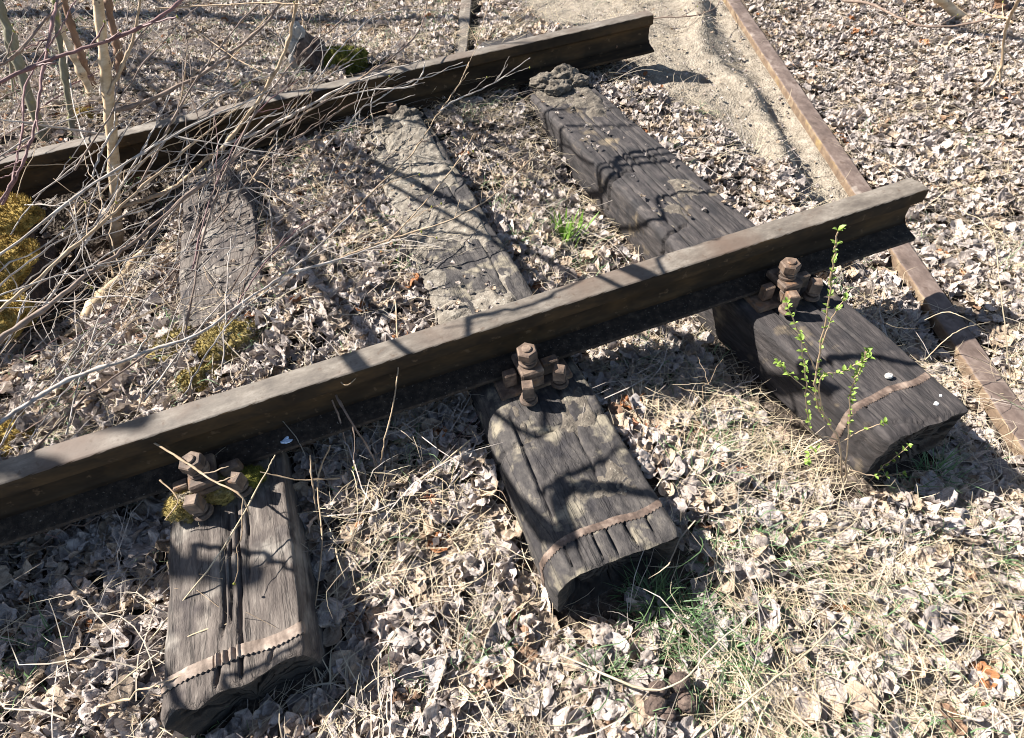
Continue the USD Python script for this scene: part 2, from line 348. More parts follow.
# terrain: heights surveyed at spots (x, y, z)
SPOTS = [(-1.5, -.5, -.10), (-.95, -.4, -.10), (-.75, -.2, -.10), (-.68, -.5, -.11), (-.62, -.3, -.08), (-1.2, .0, -.08), (-.45, -.75, -.15), (-.44, -.56, -.13), (-.75, -.05, -.08), (-.2, -.1, -.07), (-.05, -.08, -.06),
         (-.24, -.4, -.15), (-.15, -.25, -.13), (.0, -.3, -.15), (.03, -.15, -.10), (.0, -.55, -.17), (.1, -.75, -.18), (.24, -.64, -.165), (.3, -.575, -.185), (.2, -.575, -.185), (.3, -.8, -.18), (.5, -.25, -.165), (.6, -.05, -.15), (.5, .0, -.14),
         (.62, -.5, -.14), (.45, -.2, -.07), (.43, -.35, -.055), (.43, -.48, -.06), (.4, -.575, -.165), (.47, -.57, -.12), (.52, -.56, -.10), (.36, -.62, -.17), (.52, -.35, -.09), (.6, -.8, -.20), (.78, -.35, -.19), (.85, -.7, -.21), (1.0, -.58, -.225), (.93, -.58, -.225), (1.0, -.66, -.225), (1.15, -.8, -.23), (1.2, -.5, -.235), (1.3, -.3, -.27), (1.22, -.15, -.24), (1.18, .05, -.18),
         (1.15, .3, -.10), (1.15, .7, -.07), (1.2, 1.1, -.05), (1.2, 1.5, -.04),
         (.5, .2, -.11), (.47, .35, -.12), (.5, .75, -.12), (.5, 1.1, -.1), (.75, .2, -.18), (.76, .6, -.18), (.77, .85, -.17), (.77, .35, -.18), (.6, .6, -.11), (.77, 1.1, -.14), (.6, 1.0, -.085), (.6, 1.3, -.03), (.7, 1.42, -.02), (.45, 1.3, -.05),
         (.05, .15, -.05), (.05, .5, -.025), (.0, .9, -.01), (.05, 1.3, .0), (-.2, .15, -.045), (-.2, .5, -.02), (-.2, .9, -.03), (-.2, 1.3, -.06), (-.45, .1, -.02), (-.45, .35, .012), (-.4, .5, -.0), (-.47, .58, -.09), (-.47, .75, -.13), (-.47, 1.0, -.13), (-.62, .8, -.10), (-.36, .8, -.03), (-.45, 1.2, .0), (-.45, 1.4, -.04),
         (-.68, .2, -.05), (-.68, .6, -.06), (-.7, 1.0, -.10), (-.78, 1.3, -.24), (-.95, 1.3, -.42), (-.95, 1.1, -.34), (-.92, .85, -.13), (-1.2, 1.35, -.36), (-.62, 1.38, -.12), (-1.0, .5, -.06), (-1.3, .5, -.05), (-1.6, 1.0, -.1), (-.9, .2, -.05),
         (-1.5, 1.7, .03), (-1.0, 1.65, .03), (-.5, 1.65, .025), (0, 1.65, .02), (.5, 1.65, .02), (1.0, 1.65, -.01), (1.45, 1.7, -.04), (-1.5, 2.5, .0), (-.5, 2.5, -.01), (.3, 2.5, -.05), (1.2, 2.4, -.06), (1.8, 2.3, -.08), (-1.5, 4, -.05), (0, 4, -.08), (2, 4, -.06), (-3, 2, 0.), (-3, 0, -.05), (-2, -1.5, -.12), (0, -1.5, -.2), (1.5, -1.5, -.26), (3, -1.0, -.26)]
for _y in (-1.2, -.6, -.2, .2, .6, 1.0, 1.5, 2.0, 2.6, 3.4):     # beside the lower rail
    _t = (_y - LOW_P[1]) / LOW_D[1]; _b = LOW_P + LOW_D * _t; _z = float(low_rail_z(_y))
    for _off, _dz in ((.07, -.05), (.35, -.03), (.9, -.01), (1.8, .0), (-.06, -.075 if _y < .1 else -.022), (-.16, -.035 if _y > .1 else -.05), (-.3, .03 if _y > .1 else -.0)):
        _q = _b + LOW_N * _off
        SPOTS.append((_q[0], _q[1], _z + _dz + (.01 * _off if _off > .5 else 0)))
for _an in np.linspace(0, 2 * np.pi, 17)[:-1]:
    SPOTS.append((9 * np.cos(_an), 9 * np.sin(_an), -.1)); SPOTS.append((60 * np.cos(_an), 60 * np.sin(_an), -.1))
SPOTS = np.array(SPOTS)
_rbf = RBFInterpolator(SPOTS[:, :2], SPOTS[:, 2], kernel='linear', smoothing=.003, neighbors=24)


def bumps(x, y):
    p = np.stack([x, y, np.zeros_like(x)], -1)
    return (meshkit.fbm(p * 5, 3, 4) - .5) * .05 + (meshkit.fbm(p * 26, 3, 9) - .5) * .022


class Height:
    """Ground heights on a 2 cm lattice, read bilinearly."""
    x0, y0, st, nx, ny = -6.0, -3.0, .02, 650, 520
    X, Y = np.meshgrid(x0 + st * np.arange(nx), y0 + st * np.arange(ny), indexing='ij')
    Z = None


def _make_height():
    h = Height
    # interpolate on a 6 cm lattice, then refine
    from scipy.ndimage import zoom, gaussian_filter
    cx, cy = h.X[::3, ::3], h.Y[::3, ::3]
    z = _rbf(np.stack([cx.ravel(), cy.ravel()], -1)).reshape(cx.shape)
    z = gaussian_filter(z, .8)
    from scipy.interpolate import RegularGridInterpolator
    rg = RegularGridInterpolator((cx[:, 0], cy[0]), z, bounds_error=False, fill_value=None)
    h.Z = rg(np.stack([h.X, h.Y], -1))
    s, t = low_s(h.X, h.Y)
    rut = np.exp(-((s + .115) / .05) ** 2) * (h.Y > .05)
    h.Z = h.Z + bumps(h.X, h.Y) * np.where((np.abs(s) < .06), .15, 1) - .022 * rut + .05 * np.exp(-((s + .27 + .06 * np.sin(h.Y * 5)) / .07) ** 2) * (h.Y > .12) * (.4 + 1.2 * meshkit.fbm(np.stack([h.X * 6, h.Y * 6, 0 * h.X], -1), 3, 55))
    s2 = (np.stack([h.X, h.Y], -1) - at(463.5, 23, -.02)[:2]) @ LOW_N
    h.Z = np.where((s2 > -.035) & (s2 < .09) & (h.Y > GAUGE + .05), np.minimum(h.Z, -.13), h.Z)
    h.Z = np.where(np.abs(s) < .040, np.minimum(h.Z, low_rail_z(h.Y) - .03), h.Z)


_make_height()


def gh(x, y):
    h = Height
    x, y = np.asarray(x, float), np.asarray(y, float)
    fx = np.clip((x - h.x0) / h.st, 0, h.nx - 1.001); fy = np.clip((y - h.y0) / h.st, 0, h.ny - 1.001)
    i, j = fx.astype(int), fy.astype(int); a, b = fx - i, fy - j
    Z = h.Z
    return (1 - a) * (1 - b) * Z[i, j] + a * (1 - b) * Z[i + 1, j] + (1 - a) * b * Z[i, j + 1] + a * b * Z[i + 1, j + 1]


def on_ground(px, py, dz=0.0):
    z = -.12
    for _ in range(25):
        q = at(px, py, z + dz); z = .5 * z + .5 * float(gh(q[0], q[1]))
    return np.array([q[0], q[1], z + dz])


def sandiness(x, y):
    s, t = low_s(x, y)
    p = np.stack([np.asarray(x, float), np.asarray(y, float), np.zeros_like(np.asarray(x, float))], -1)
    wide = np.clip(.33 + .48 * (np.asarray(y) - .6), .3, 1.25)
    edge = (meshkit.fbm(p * 4, 3, 21) - .5) * .3
    v = np.clip((wide + s - edge * .6) / .08, 0, 1) * np.clip((-s + .02) / .03, 0, 1) * np.clip((np.asarray(y) - .12) / .12, 0, 1)
    far = np.clip((np.asarray(y) - 1.9) / .5, 0, 1) * np.clip((s + 1.05) / .25, 0, 1) * np.clip((-s) / .05, 0, 1) * np.clip((meshkit.fbm(p * 2.2, 3, 5) - .36) / .1, 0, 1)
    return np.maximum(v, far * .8)


# ------------------------------------------------------------------ ground
def build_ground():
    def axis(a, b, lo, hi, st):
        core = np.arange(a, b + 1e-9, st)
        d, out = st, []
        p = b
        while p < hi:
            d *= 1.16; p += d; out.append(p)
        d, inn = st, []
        p = a
        while p > lo:
            d *= 1.16; p -= d; inn.append(p)
        return np.array(inn[::-1] + list(core) + out)
    X, Y = np.meshgrid(axis(-1.9, 3.2, -60, 60, .018), axis(-1.3, 4.0, -60, 80, .018), indexing='ij')
    h = Height
    Z = gh(X, Y)
    edge = np.maximum(np.maximum(h.x0 - X, X - (h.x0 + h.st * (h.nx - 2))), np.maximum(h.y0 - Y, Y - (h.y0 + h.st * (h.ny - 2))))
    Z = np.where(edge > 0, -.1, Z)
    fine = (meshkit.fbm(np.stack([X * 90, Y * 90, Z * 0], -1), 2, 3) - .5)
    sd = sandiness(X, Y)
    Z = Z + fine * np.where(sd > .5, .006, .012) * (np.abs(low_s(X, Y)[0]) > .05)
    g = grid_mesh(np.stack([X, Y, Z], -1))
    o = usdkit.mesh(stage, '/World/ground', g, L['soil'], smooth=True)
    UsdGeom.PrimvarsAPI(o).CreatePrimvar('sand', Sdf.ValueTypeNames.FloatArray, 'vertex').Set(Vt.FloatArray.FromNumpy(sd.ravel().astype(np.float32)))
    tag(o.GetPrim(), 'dark humus ground with a sandy strip along the lower rail', kind='structure')


build_ground()


# ------------------------------------------------------------------ rails
def arc(cx, cy, r, a0, a1, n):
    a = np.radians(np.linspace(a0, a1, n))
    return [(cx + r * math.cos(t), cy + r * math.sin(t)) for t in a]


def rail_profile(h=.1423, wh=.0660, wf=.128, tw=.015):
    a, f, t = wh / 2, wf / 2, tw / 2
    head = [(-t - .004, h - .051), (-a + .004, h - .041)] + arc(-a + .003, h - .038, .003, 200, 180, 3)[1:] + arc(-a + .008, h - .0095, .008, 180, 100, 7) + [(-a + .016, h - .0012), (-.008, h), (.008, h), (a - .016, h - .0012)] + arc(a - .008, h - .0095, .008, 80, 0, 7) + [(a, h - .038), (a - .004, h - .041), (t + .004, h - .051)]
    web = [(t + .004, h - .051), (t + .001, h - .058), (t, h - .07), (t, .05), (t + .002, .036), (t + .009, .027), (-t - .009, .027), (-t - .002, .036), (-t, .05), (-t, h - .07), (-t - .001, h - .058), (-t - .004, h - .051)]
    foot = [(-t - .009, .027), (-.034, .0185), (-f + .002, .0105), (-f, .0085), (-f, .001), (-f + .001, 0), (f - .001, 0), (f, .001), (f, .0085), (f - .002, .0105), (.034, .0185), (t + .009, .027)]
    return {'rail_head': head, 'rail_web': web, 'rail_foot': foot}


def sweep_rail(profile, path, seed, pit=.0006, cut=0.0):
    """The profile (across, up) along a path of points (n, 3) lying nearly level."""
    P = np.array(profile); n, k = len(path), len(P)
    # refine the outline so that rust pitting shows
    Q = []
    for i in range(k):
        a, b = P[i], P[(i + 1) % k]
        m_ = max(1, int(np.linalg.norm(b - a) / .006))
        Q += [a + (b - a) * j / m_ for j in range(m_)]
    P = np.array(Q); k = len(P)
    T = np.gradient(path, axis=0); T /= np.linalg.norm(T, axis=1, keepdims=True)
    side = np.cross(T, [0, 0, 1]); side /= np.linalg.norm(side, axis=1, keepdims=True)      # to the viewer's right of travel
    up = np.cross(side, T)
    V = path[:, None] - side[:, None] * P[None, :, :1] + up[:, None] * P[None, :, 1:]
    ctr = np.array([P[:, 0].mean(), P[:, 1].mean()])
    rad = P - ctr; rad /= np.maximum(np.linalg.norm(rad, axis=1, keepdims=True), 1e-9)
    d = (meshkit.fbm(V * 60, 3, seed) - .55) * pit * 4
    V = V + d[..., None] * (-side[:, None] * rad[None, :, :1] + up[:, None] * rad[None, :, 1:])
    V = V.reshape(-1, 3)
    i, j = np.meshgrid(np.arange(n - 1), np.arange(k), indexing='ij')
    a, b = i * k + j, i * k + (j + 1) % k
    f = np.concatenate([np.stack([a, b, b + k], -1).reshape(-1, 3), np.stack([a, b + k, a + k], -1).reshape(-1, 3)])
    c0, c1 = V[:k].mean(0), V[-k:].mean(0)
    V = np.vstack([V, c0, c1]); m_ = n * k; j = np.arange(k)
    f = np.vstack([f, np.stack([(j + 1) % k, j, np.full(k, m_)], -1), np.stack([m_ - k + j, m_ - k + (j + 1) % k, np.full(k, m_ + 1)], -1)])
    g = mesh_of(V, f)
    if g.volume < 0:
        g.invert()
    return g


def make_rail(label, path, mats, seed, wh=.066):
    t = thing('rail', label, 'rail', path[len(path) // 2])
    for i, (nm, pr) in enumerate(rail_profile(wh=wh).items()):
        g = sweep_rail(pr, path, seed + i)
        if nm == 'rail_head':
            k = g.face_normals[:, 2] > .72
            part(t, 'running_surface', g.submesh([k], append=True), mats[0], smooth=40)
            g = g.submesh([~k], append=True)
        part(t, nm, g, mats[min(i, 2)] if i else mats[1], smooth=40)
    return t


def straight(x0, x1, y, z, st=.012):
    x = np.arange(x0, x1 + st / 2, st)
    return np.stack([x, y + 0 * x, z + 0 * x], -1)


# the lifted panel's two rails
p1 = straight(-2.6, 1.40, 0, RZ0); make_rail('long rusty rail crossing the whole foreground over the three sleeper ends', p1, ('rail_top', 'rail_dark', 'rail_foot'), 1)
p2 = straight(-3.4, 1.447, GAUGE, RZ0); make_rail('rear rusty rail of the lifted track panel, behind the birch sapling', p2, ('rail_top', 'rail_dark', 'rail_dark'), 5)
# the old track under it
t_ = np.arange(-3.2, 6.0, .012)
q_ = LOW_P[None] + LOW_D[None] * t_[:, None]
p3 = np.stack([q_[:, 0], q_[:, 1], low_rail_z(q_[:, 1]) - .1423], -1)
make_rail('mauve rusted rail sunk in sand and leaves at the right, passing under the panel', p3, ('rail_mauve', 'rail_side', 'rail_foot'), 9, .072)
_c = at(463.5, 23, -.02)[:2]
t_ = np.arange(-.62, 6.0, .012)
q_ = _c[None] + LOW_D[None] * t_[:, None]
p4 = np.stack([q_[:, 0], q_[:, 1], np.full(len(t_), -.02 - .1423)], -1)
make_rail('short visible length of the far sunken rail behind the rear rail', p4, ('rail_top', 'rail_dark', 'rail_dark'), 13)


# ------------------------------------------------------------------ sleepers
def section(x0, x1, z0, rL, rR, n):
    """Outline (x, z) of a sleeper from bottom left round over the top to bottom right and back, with arc length; evenly sampled."""
    pts = [(x0 + .012, z0)] + [(x0, z0 + .012), (x0, -rL * 1.15)] + [(x0 + rL * (1 - math.cos(a)), -rL * 1.15 * (1 - math.sin(a))) for a in np.linspace(0, np.pi / 2, 9)[1:]] + \
          [(x1 - rR * (1 - math.cos(a)), -rR * (1 - math.sin(a))) for a in np.linspace(np.pi / 2, 0, 7)] + [(x1, z0 + .012), (x1 - .012, z0), (x0 + .012, z0)]
    P = np.array(pts); s = np.r_[0, np.cumsum(np.linalg.norm(np.diff(P, axis=0), axis=1))]
    u = np.linspace(0, s[-1], n + 1)[:-1]
    Q = np.stack([np.interp(u, s, P[:, 0]), np.interp(u, s, P[:, 1])], -1)
    T = np.roll(Q, -1, 0) - np.roll(Q, 1, 0); T /= np.linalg.norm(T, axis=1, keepdims=True)
    N = np.stack([-T[:, 1], T[:, 0]], -1)       # outward for a clockwise outline
    return Q, N, u, s[-1]


def relief(X, Y, Z, seed, wavy=.016):
    d = (meshkit.fbm(np.stack([X * 70, Y * 5, Z * 70], -1), 4, seed) - .55) * .0042           # grain
    d += (meshkit.fbm(np.stack([X * 9, Y * 7, Z * 9], -1), 3, seed + 7) - .5) * wavy          # waviness
    return d + (meshkit.fbm(np.stack([X * 55, Y * 40, Z * 55], -1), 3, seed + 3) - .5) * .004


def taper(V, x0, x1, amount):
    """Narrows the near end of a sleeper from its left side."""
    if amount:
        t = np.clip((.05 - V[..., 1]) / .58, 0, 1.1)
        V[..., 0] += amount * t * np.clip((x1 - V[..., 0]) / (x1 - x0), 0, 1)
    return V


def timber(x0, x1, y0, y1, rL, rR, seed, cracks, checks, end_dish=0.0, depth=.16, skew_end=0.0, wavy=.016, narrow=0.0):
    n = 216
    Q, N, u, per = section(x0, x1, -depth, rL, rR, n)
    ys = np.r_[np.arange(y0, min(y1, .75), .0065), np.arange(.75, y1, .011), y1]
    m_ = len(ys)
    Y = np.repeat(ys[:, None], n, 1)
    X = np.repeat(Q[None, :, 0], m_, 0); Z = np.repeat(Q[None, :, 1], m_, 0)
    P = np.stack([X, Y, Z], -1)
    d = relief(X, Y, Z, seed, wavy)
    wob = (meshkit.noise(np.stack([Y * 6, X * 0, Z * 0], -1), seed + 11) - .5) * .016
    for (cx, ya, yb, wd, dp, drift) in cracks:                                               # splits along the grain
        cxy = cx + drift * (Y - ya) + wob * .6 + (meshkit.noise(np.stack([Y * 30, X * 0 + cx * 50, Z * 0], -1), seed) - .5) * .004
        inside = np.clip((Y - ya) / .03, 0, 1) * np.clip((yb - Y) / .03, 0, 1)
        d -= dp * np.exp(-((X - cxy) / wd) ** 2) * inside * (N[None, :, 1] > .3)
    for (cy, xa, xb, wd, dp, skew) in checks:                                                # cracks across, over the left side too
        cyy = cy + skew * (X - x0) + (meshkit.noise(np.stack([X * 40, Z * 40, Y * 0 + cy * 9], -1), seed + 5) - .5) * .02 + (Z < -.02) * 0
        d -= dp * np.exp(-((Y - cyy) / wd) ** 2) * ((X >= xa) & (X <= xb)) * (Z > -.13)
    endf = np.clip((Y - y0) / .02, 0, 1)
    d = d - .006 * (1 - endf) ** 2
    V = P + d[..., None] * np.stack([N[:, 0], 0 * N[:, 0], N[:, 1]], -1)[None]
    # the near end: a rough, dished cut
    rim_y = (meshkit.fbm(np.stack([Q[:, 0] * 25, Q[:, 1] * 25, Q[:, 0] * 0], -1), 3, seed + 2) - .5) * .011
    if skew_end:
        rim_y = rim_y + skew_end * (Q[:, 0] - x0 - .05) + .03 * (meshkit.noise(np.stack([Q[:, 0] * 28, Q[:, 0] * 0, Q[:, 0] * 0], -1), 8) - .3) * (Q[:, 1] > -.05)
    w_end = np.clip(1 - (ys - y0) / .05, 0, 1)
    V[..., 1] += w_end[:, None] * rim_y[None]
    V = taper(V, x0, x1, narrow)
    body = V.reshape(-1, 3)
    i, j = np.meshgrid(np.arange(m_ - 1), np.arange(n), indexing='ij')
    a, b = i * n + j, i * n + (j + 1) % n
    f = np.concatenate([np.stack([a, b, b + n], -1).reshape(-1, 3), np.stack([a, b + n, a + n], -1).reshape(-1, 3)])
    far_c = V[-1].mean(0)
    body = np.vstack([body, far_c]); k = len(body) - 1; jj = np.arange(n)
    f = np.vstack([f, np.stack([(m_ - 1) * n + jj, (m_ - 1) * n + (jj + 1) % n, np.full(n, k)], -1)])
    g = mesh_of(body, f)
    if np.sum(g.face_normals[:, 2] * g.area_faces * (g.triangles_center[:, 2] > -.02)) < 0:
        g.invert()
    # end face as its own piece
    rings = 14
    ctr = np.array([(x0 + x1) / 2 + narrow * .5, y0, -depth * .55])
    rim = V[0]
    E = np.stack([rim + (ctr - rim) * (k_ / rings) for k_ in range(rings + 1)])
    q = E - ctr
    rr = np.linspace(0, 1, rings + 1)[:, None]
    ang = np.arctan2(q[..., 2], q[..., 0])
    rough = (meshkit.fbm(np.stack([E[..., 0] * 45, E[..., 2] * 45, E[..., 0] * 0], -1), 4, seed + 9) - .5) * .022
    chk = -.02 * np.exp(-((np.mod(ang * 2.4 + 3 * meshkit.noise(np.stack([E[..., 0] * 20, E[..., 2] * 20, E[..., 0] * 0], -1), seed), 1.0) - .5) / .05) ** 2)
    E[..., 1] += (rough - chk * 0 + end_dish * np.minimum(rr * 2.5, 1)) * np.minimum(rr * 6, 1) - chk * np.minimum(rr * 4, 1)
    ev = E.reshape(-1, 3)
    i, j = np.meshgrid(np.arange(rings), np.arange(n), indexing='ij')
    a, b = i * n + j, i * n + (j + 1) % n
    ef = np.concatenate([np.stack([a, b, b + n], -1).reshape(-1, 3), np.stack([a, b + n, a + n], -1).reshape(-1, 3)])
    e = mesh_of(ev, ef)
    if np.sum(e.face_normals[:, 1] * e.area_faces) > 0:
        e.invert()
    return g, e, (Q, N, u, per)


def end_strap(x0, x1, rL, rR, y, wd, seed, s_from, s_to, skew=0.0, teeth=(.0038, .0085), proud=.0016, depth=.16, crimp=False, relief_seed=0, wavy=.016, narrow=0.0):
    """The toothed iron strip let into the timber near its end; follows the outline from s_from to s_to (arc length)."""
    Q, N, u, per = section(x0, x1, -depth, rL, rR, 400)
    sel = (u >= s_from) & (u <= s_to)
    Q, N, u = Q[sel], N[sel], u[sel]
    n = len(u); saw = np.abs(np.mod(u / teeth[1], 1) - .5) * 2 - .5
    yc = y + skew * (Q[:, 0] - x0) + (meshkit.noise(np.stack([u * 14, u * 0, u * 0], -1), seed) - .5) * .016
    lift = proud + relief(Q[:, 0], yc, Q[:, 1], relief_seed, wavy)
    if crimp:
        k = (Q[:, 0] > x0 + .085) & (Q[:, 0] < x0 + .135)
        lift = lift + np.where(k, .004 * np.sin(u * 2 * np.pi / .0125), 0)
    rows = []
    tz = teeth[0]
    for off, hh in ((wd / 2 + saw * tz * .2, -.006), (wd / 2 + saw * tz * .2, 0), (-.0, .0012), (-wd / 2 + saw * tz, 0), (-wd / 2 + saw * tz, -.006)):
        p = np.stack([Q[:, 0] + N[:, 0] * (lift + hh), yc + off, Q[:, 1] + N[:, 1] * (lift + hh)], -1)
        rows.append(p)
    g = grid_mesh(taper(np.stack(rows), x0, x1, narrow))
    if np.sum(g.face_normals[:, 2]) < 0:
        g.invert()
    return g


def crust_patch(x0, x1, y0, y1, thick, seed, z=-.004, st=.007, edge=.03):
    X, Y = np.meshgrid(np.arange(x0, x1, st), np.arange(y0, y1, st), indexing='ij')
    p = np.stack([X, Y, X * 0], -1)
    e = np.minimum(np.minimum(X - x0, x1 - X), np.minimum(Y - y0, y1 - Y)) / edge
    hgt = thick(X, Y) * (.4 + 1.2 * meshkit.fbm(p * 14, 3, seed)) + (meshkit.fbm(p * 60, 3, seed + 1) - .5) * .012 * np.clip(thick(X, Y) / .01, 0, 1) + (meshkit.fbm(p * 170, 2, seed + 2) - .5) * .006
    hgt = np.where(e < .6, -.03, hgt * np.clip(e, 0, 1) - .012 * np.clip(1 - e, 0, 1))
    return grid_mesh(np.stack([X, Y, z + hgt], -1))


SL = []
_names = ['dark creosoted wooden sleeper at the right with a split square end', 'middle grey wooden sleeper with rounded sawn end and lichen, bolted under the front rail', 'leftmost wooden sleeper, half buried, with long cracks and a crimped end strap']
specs = [dict(rL=.02, rR=.007, seed=31, mat='timber_dark', dish=.012, wavy=.008, narrow=.052,
              cracks=[(.90, -.42, -.05, .004, .010, .02), (1.02, -.45, .0, .003, .008, -.03), (.96, -.53, -.45, .003, .014, .1), (.93, .2, 1.3, .003, .012, .01), (.955, .3, 1.1, .0025, .009, .015), (1.03, .4, 1.45, .003, .009, -.01), (1.0, .15, .8, .0025, .009, .02), (.875, .1, .9, .003, .01, 0), (1.06, .2, 1.2, .0025, .008, 0), (.87, -.5, -.2, .003, .009, .01)],
              checks=[(-.49, .83, 1.0, .003, .006, -.25), (.62, .80, .93, .006, .009, .2), (.27, .8, .92, .005, .010, .25)]),
         dict(rL=.06, rR=.012, seed=47, wavy=.01, mat='timber_grey', dish=.03,
              cracks=[(.2, -.548, -.46, .0022, .012, .0), (.235, -.548, -.47, .0022, .012, .02), (.265, -.548, -.465, .0022, .014, .0), (.305, -.548, -.46, .0025, .014, -.05), (.345, -.548, -.47, .0022, .012, 0), (.175, -.548, -.47, .0022, .012, 0), (.18, -.45, -.15, .004, .01, .02), (.3, -.4, -.1, .003, .007, .05), (.33, .2, 1.4, .004, .008, 0)],
              checks=[(-.235, .124, .40, .0035, .010, .02), (1.0, .1, .4, .012, .010, .1), (.72, .1, .4, .01, .008, -.1)]),
         dict(rL=.008, rR=.008, seed=63, mat='timber_brown', dish=.02, skew=.16,
              cracks=[(-.455, -.42, -.2, .0022, .012, .01), (-.443, -.40, -.14, .002, .012, .01), (-.425, -.46, -.08, .0026, .015, .0), (-.408, -.33, -.07, .002, .010, .02), (-.47, -.51, -.43, .003, .016, .1), (-.425, -.51, -.43, .003, .016, 0), (-.38, -.51, -.45, .003, .014, .1), (-.5, .8, 1.3, .004, .01, 0)],
              checks=[(-.03, -.56, -.3, .005, .007, .05), (1.0, -.56, -.3, .01, .012, 0), (1.12, -.56, -.3, .008, .012, 0)])]
for (x0, x1, y0, y1), sp, nm in zip(SLEEPERS, specs, _names):
    t = thing('sleeper', nm, 'sleeper', ((x0 + x1) / 2, y0, -.16))
    g, e, _ = timber(x0, x1, y0, y1, sp['rL'], sp['rR'], sp['seed'], sp['cracks'], sp['checks'], sp['dish'], skew_end=sp.get('skew', 0), wavy=sp.get('wavy', .016), narrow=sp.get('narrow', 0))
    part(t, 'timber', g, sp['mat'], smooth=50)
    part(t, 'end_face', e, 'end_grain', smooth=50)
    SL.append(t)
# outline lengths: left side is about .14 long, then over the top
part(SL[0], 'end_strap', end_strap(.830, 1.095, .022, .008, -.435, .016, 3, .03, .41, relief_seed=31, wavy=.008, narrow=.052), 'strap_rust', 'rusty toothed strip across the end of the sleeper')
part(SL[1], 'end_strap', end_strap(.124, .390, .06, .012, -.482, .015, 4, .02, .40, skew=.03, relief_seed=47, wavy=.01), 'strap_rust', 'rusty toothed strip round the end of the sleeper')
part(SL[2], 'end_strap', end_strap(-.558, -.320, .008, .008, -.452, .021, 5, .13, .41, skew=.02, crimp=True, proud=.004, relief_seed=63), 'strap_pale', 'crimped tan strip lifting off the sleeper')
part(SL[0], 'soil_crust', crust_patch(.835, 1.09, .28, 1.44, lambda X, Y: np.clip((Y - 1.0) / .35, 0, 1) * .034 + np.clip((meshkit.fbm(np.stack([X * 8, Y * 6, X * 0], -1), 3, 77) - .64) * .1, -.016, .008), 81), 'crust', 'crumbly soil lying on the rear half of the sleeper')
part(SL[1], 'soil_crust', crust_patch(.10, .385, .12, 1.44, lambda X, Y: np.clip((Y - 1.1) / .3, 0, 1) * .03 + .006 + np.clip((meshkit.fbm(np.stack([X * 7, Y * 5, X * 0], -1), 3, 78) - .44) * .08, -.012, .012), 82), 'crust_pale', 'sandy soil covering the rear part of the sleeper')
part(SL[1], 'soil_crust', crust_patch(.17, .385, -.46, -.06, lambda X, Y: np.clip((meshkit.fbm(np.stack([X * 12, Y * 10, X * 0], -1), 3, 79) - .53) * .07, -.012, .007) + .006 * np.clip((Y + .2) / .1, 0, 1), 83), 'crust', 'thin lichen and dirt crust on the sleeper end')
part(SL[2], 'soil_crust', crust_patch(-.55, -.325, -.16, .1, lambda X, Y: .006 + .012 * np.clip((Y + .12) / .1, 0, 1), 84), 'crust', 'dirt piled against the rail fastening')


# ------------------------------------------------------------------ rail fastenings
def fastening(label, cx, cy, spin=0, z=0):
    t = thing('rail_fastening', label, 'fastening', (cx, cy, z), rotz=spin)
    P = lambda n, g, m='bolt_rust', l=None: part(t, n, g, m, l, local=True, smooth=30)
    P('base_plate', box(-.08, .1, -.112, .11, -.004, .012, .003))
    for xa, xb in ((-.062, -.031), (.031, .072)):
        P('rib', box(xa, xb, -.094, -.072, .017, .058, .003))
    cl = P('clip', box(-.027, .027, -.118, -.042, .05, .07, .004))
    P('clip_leg', box(-.025, .025, -.118, -.1, .018, .05, .002))
    for k in range(2):
        P('spring_washer', prism(20, .022 - .001 * k, .0705 + k * .0095, .0793 + k * .0095, .002 * k, -.083 + .001 * k, .002))
    P('nut', prism(6, .0245, .0905, .114, 0, -.083, .003, .35))
    P('bolt_end', prism(14, .0115, .114, .119, 0, -.083, .002))
    for sx, sy, ro, tall in ((-.024, -.142, .5, .038), (.06, -.125, .2, .034)):
        s = P('screw_spike', prism(18, .021, .010, .022, sx, sy, .004))
        h = cat_mesh([prism(16, .017, .026, .033, sx, sy, .003), prism(4, .0185, .032, .032 + tall, sx, sy, .003, ro)])
        part(s, 'spike_head', h, 'bolt_rust', local=True, smooth=30)
    return t


fastening('rusty bolt, clip and screws on the right sleeper before the front rail', .955, 0)
fastening('rusty bolt, clip and screws on the middle sleeper before the front rail', .262, 0)
fastening('dusty bolt and screws sunk in moss on the leftmost sleeper', -.47, 0.0, 4)
fastening('soil-choked bolt and screws at the rear rail on the middle sleeper', .27, GAUGE, -3, -.045)


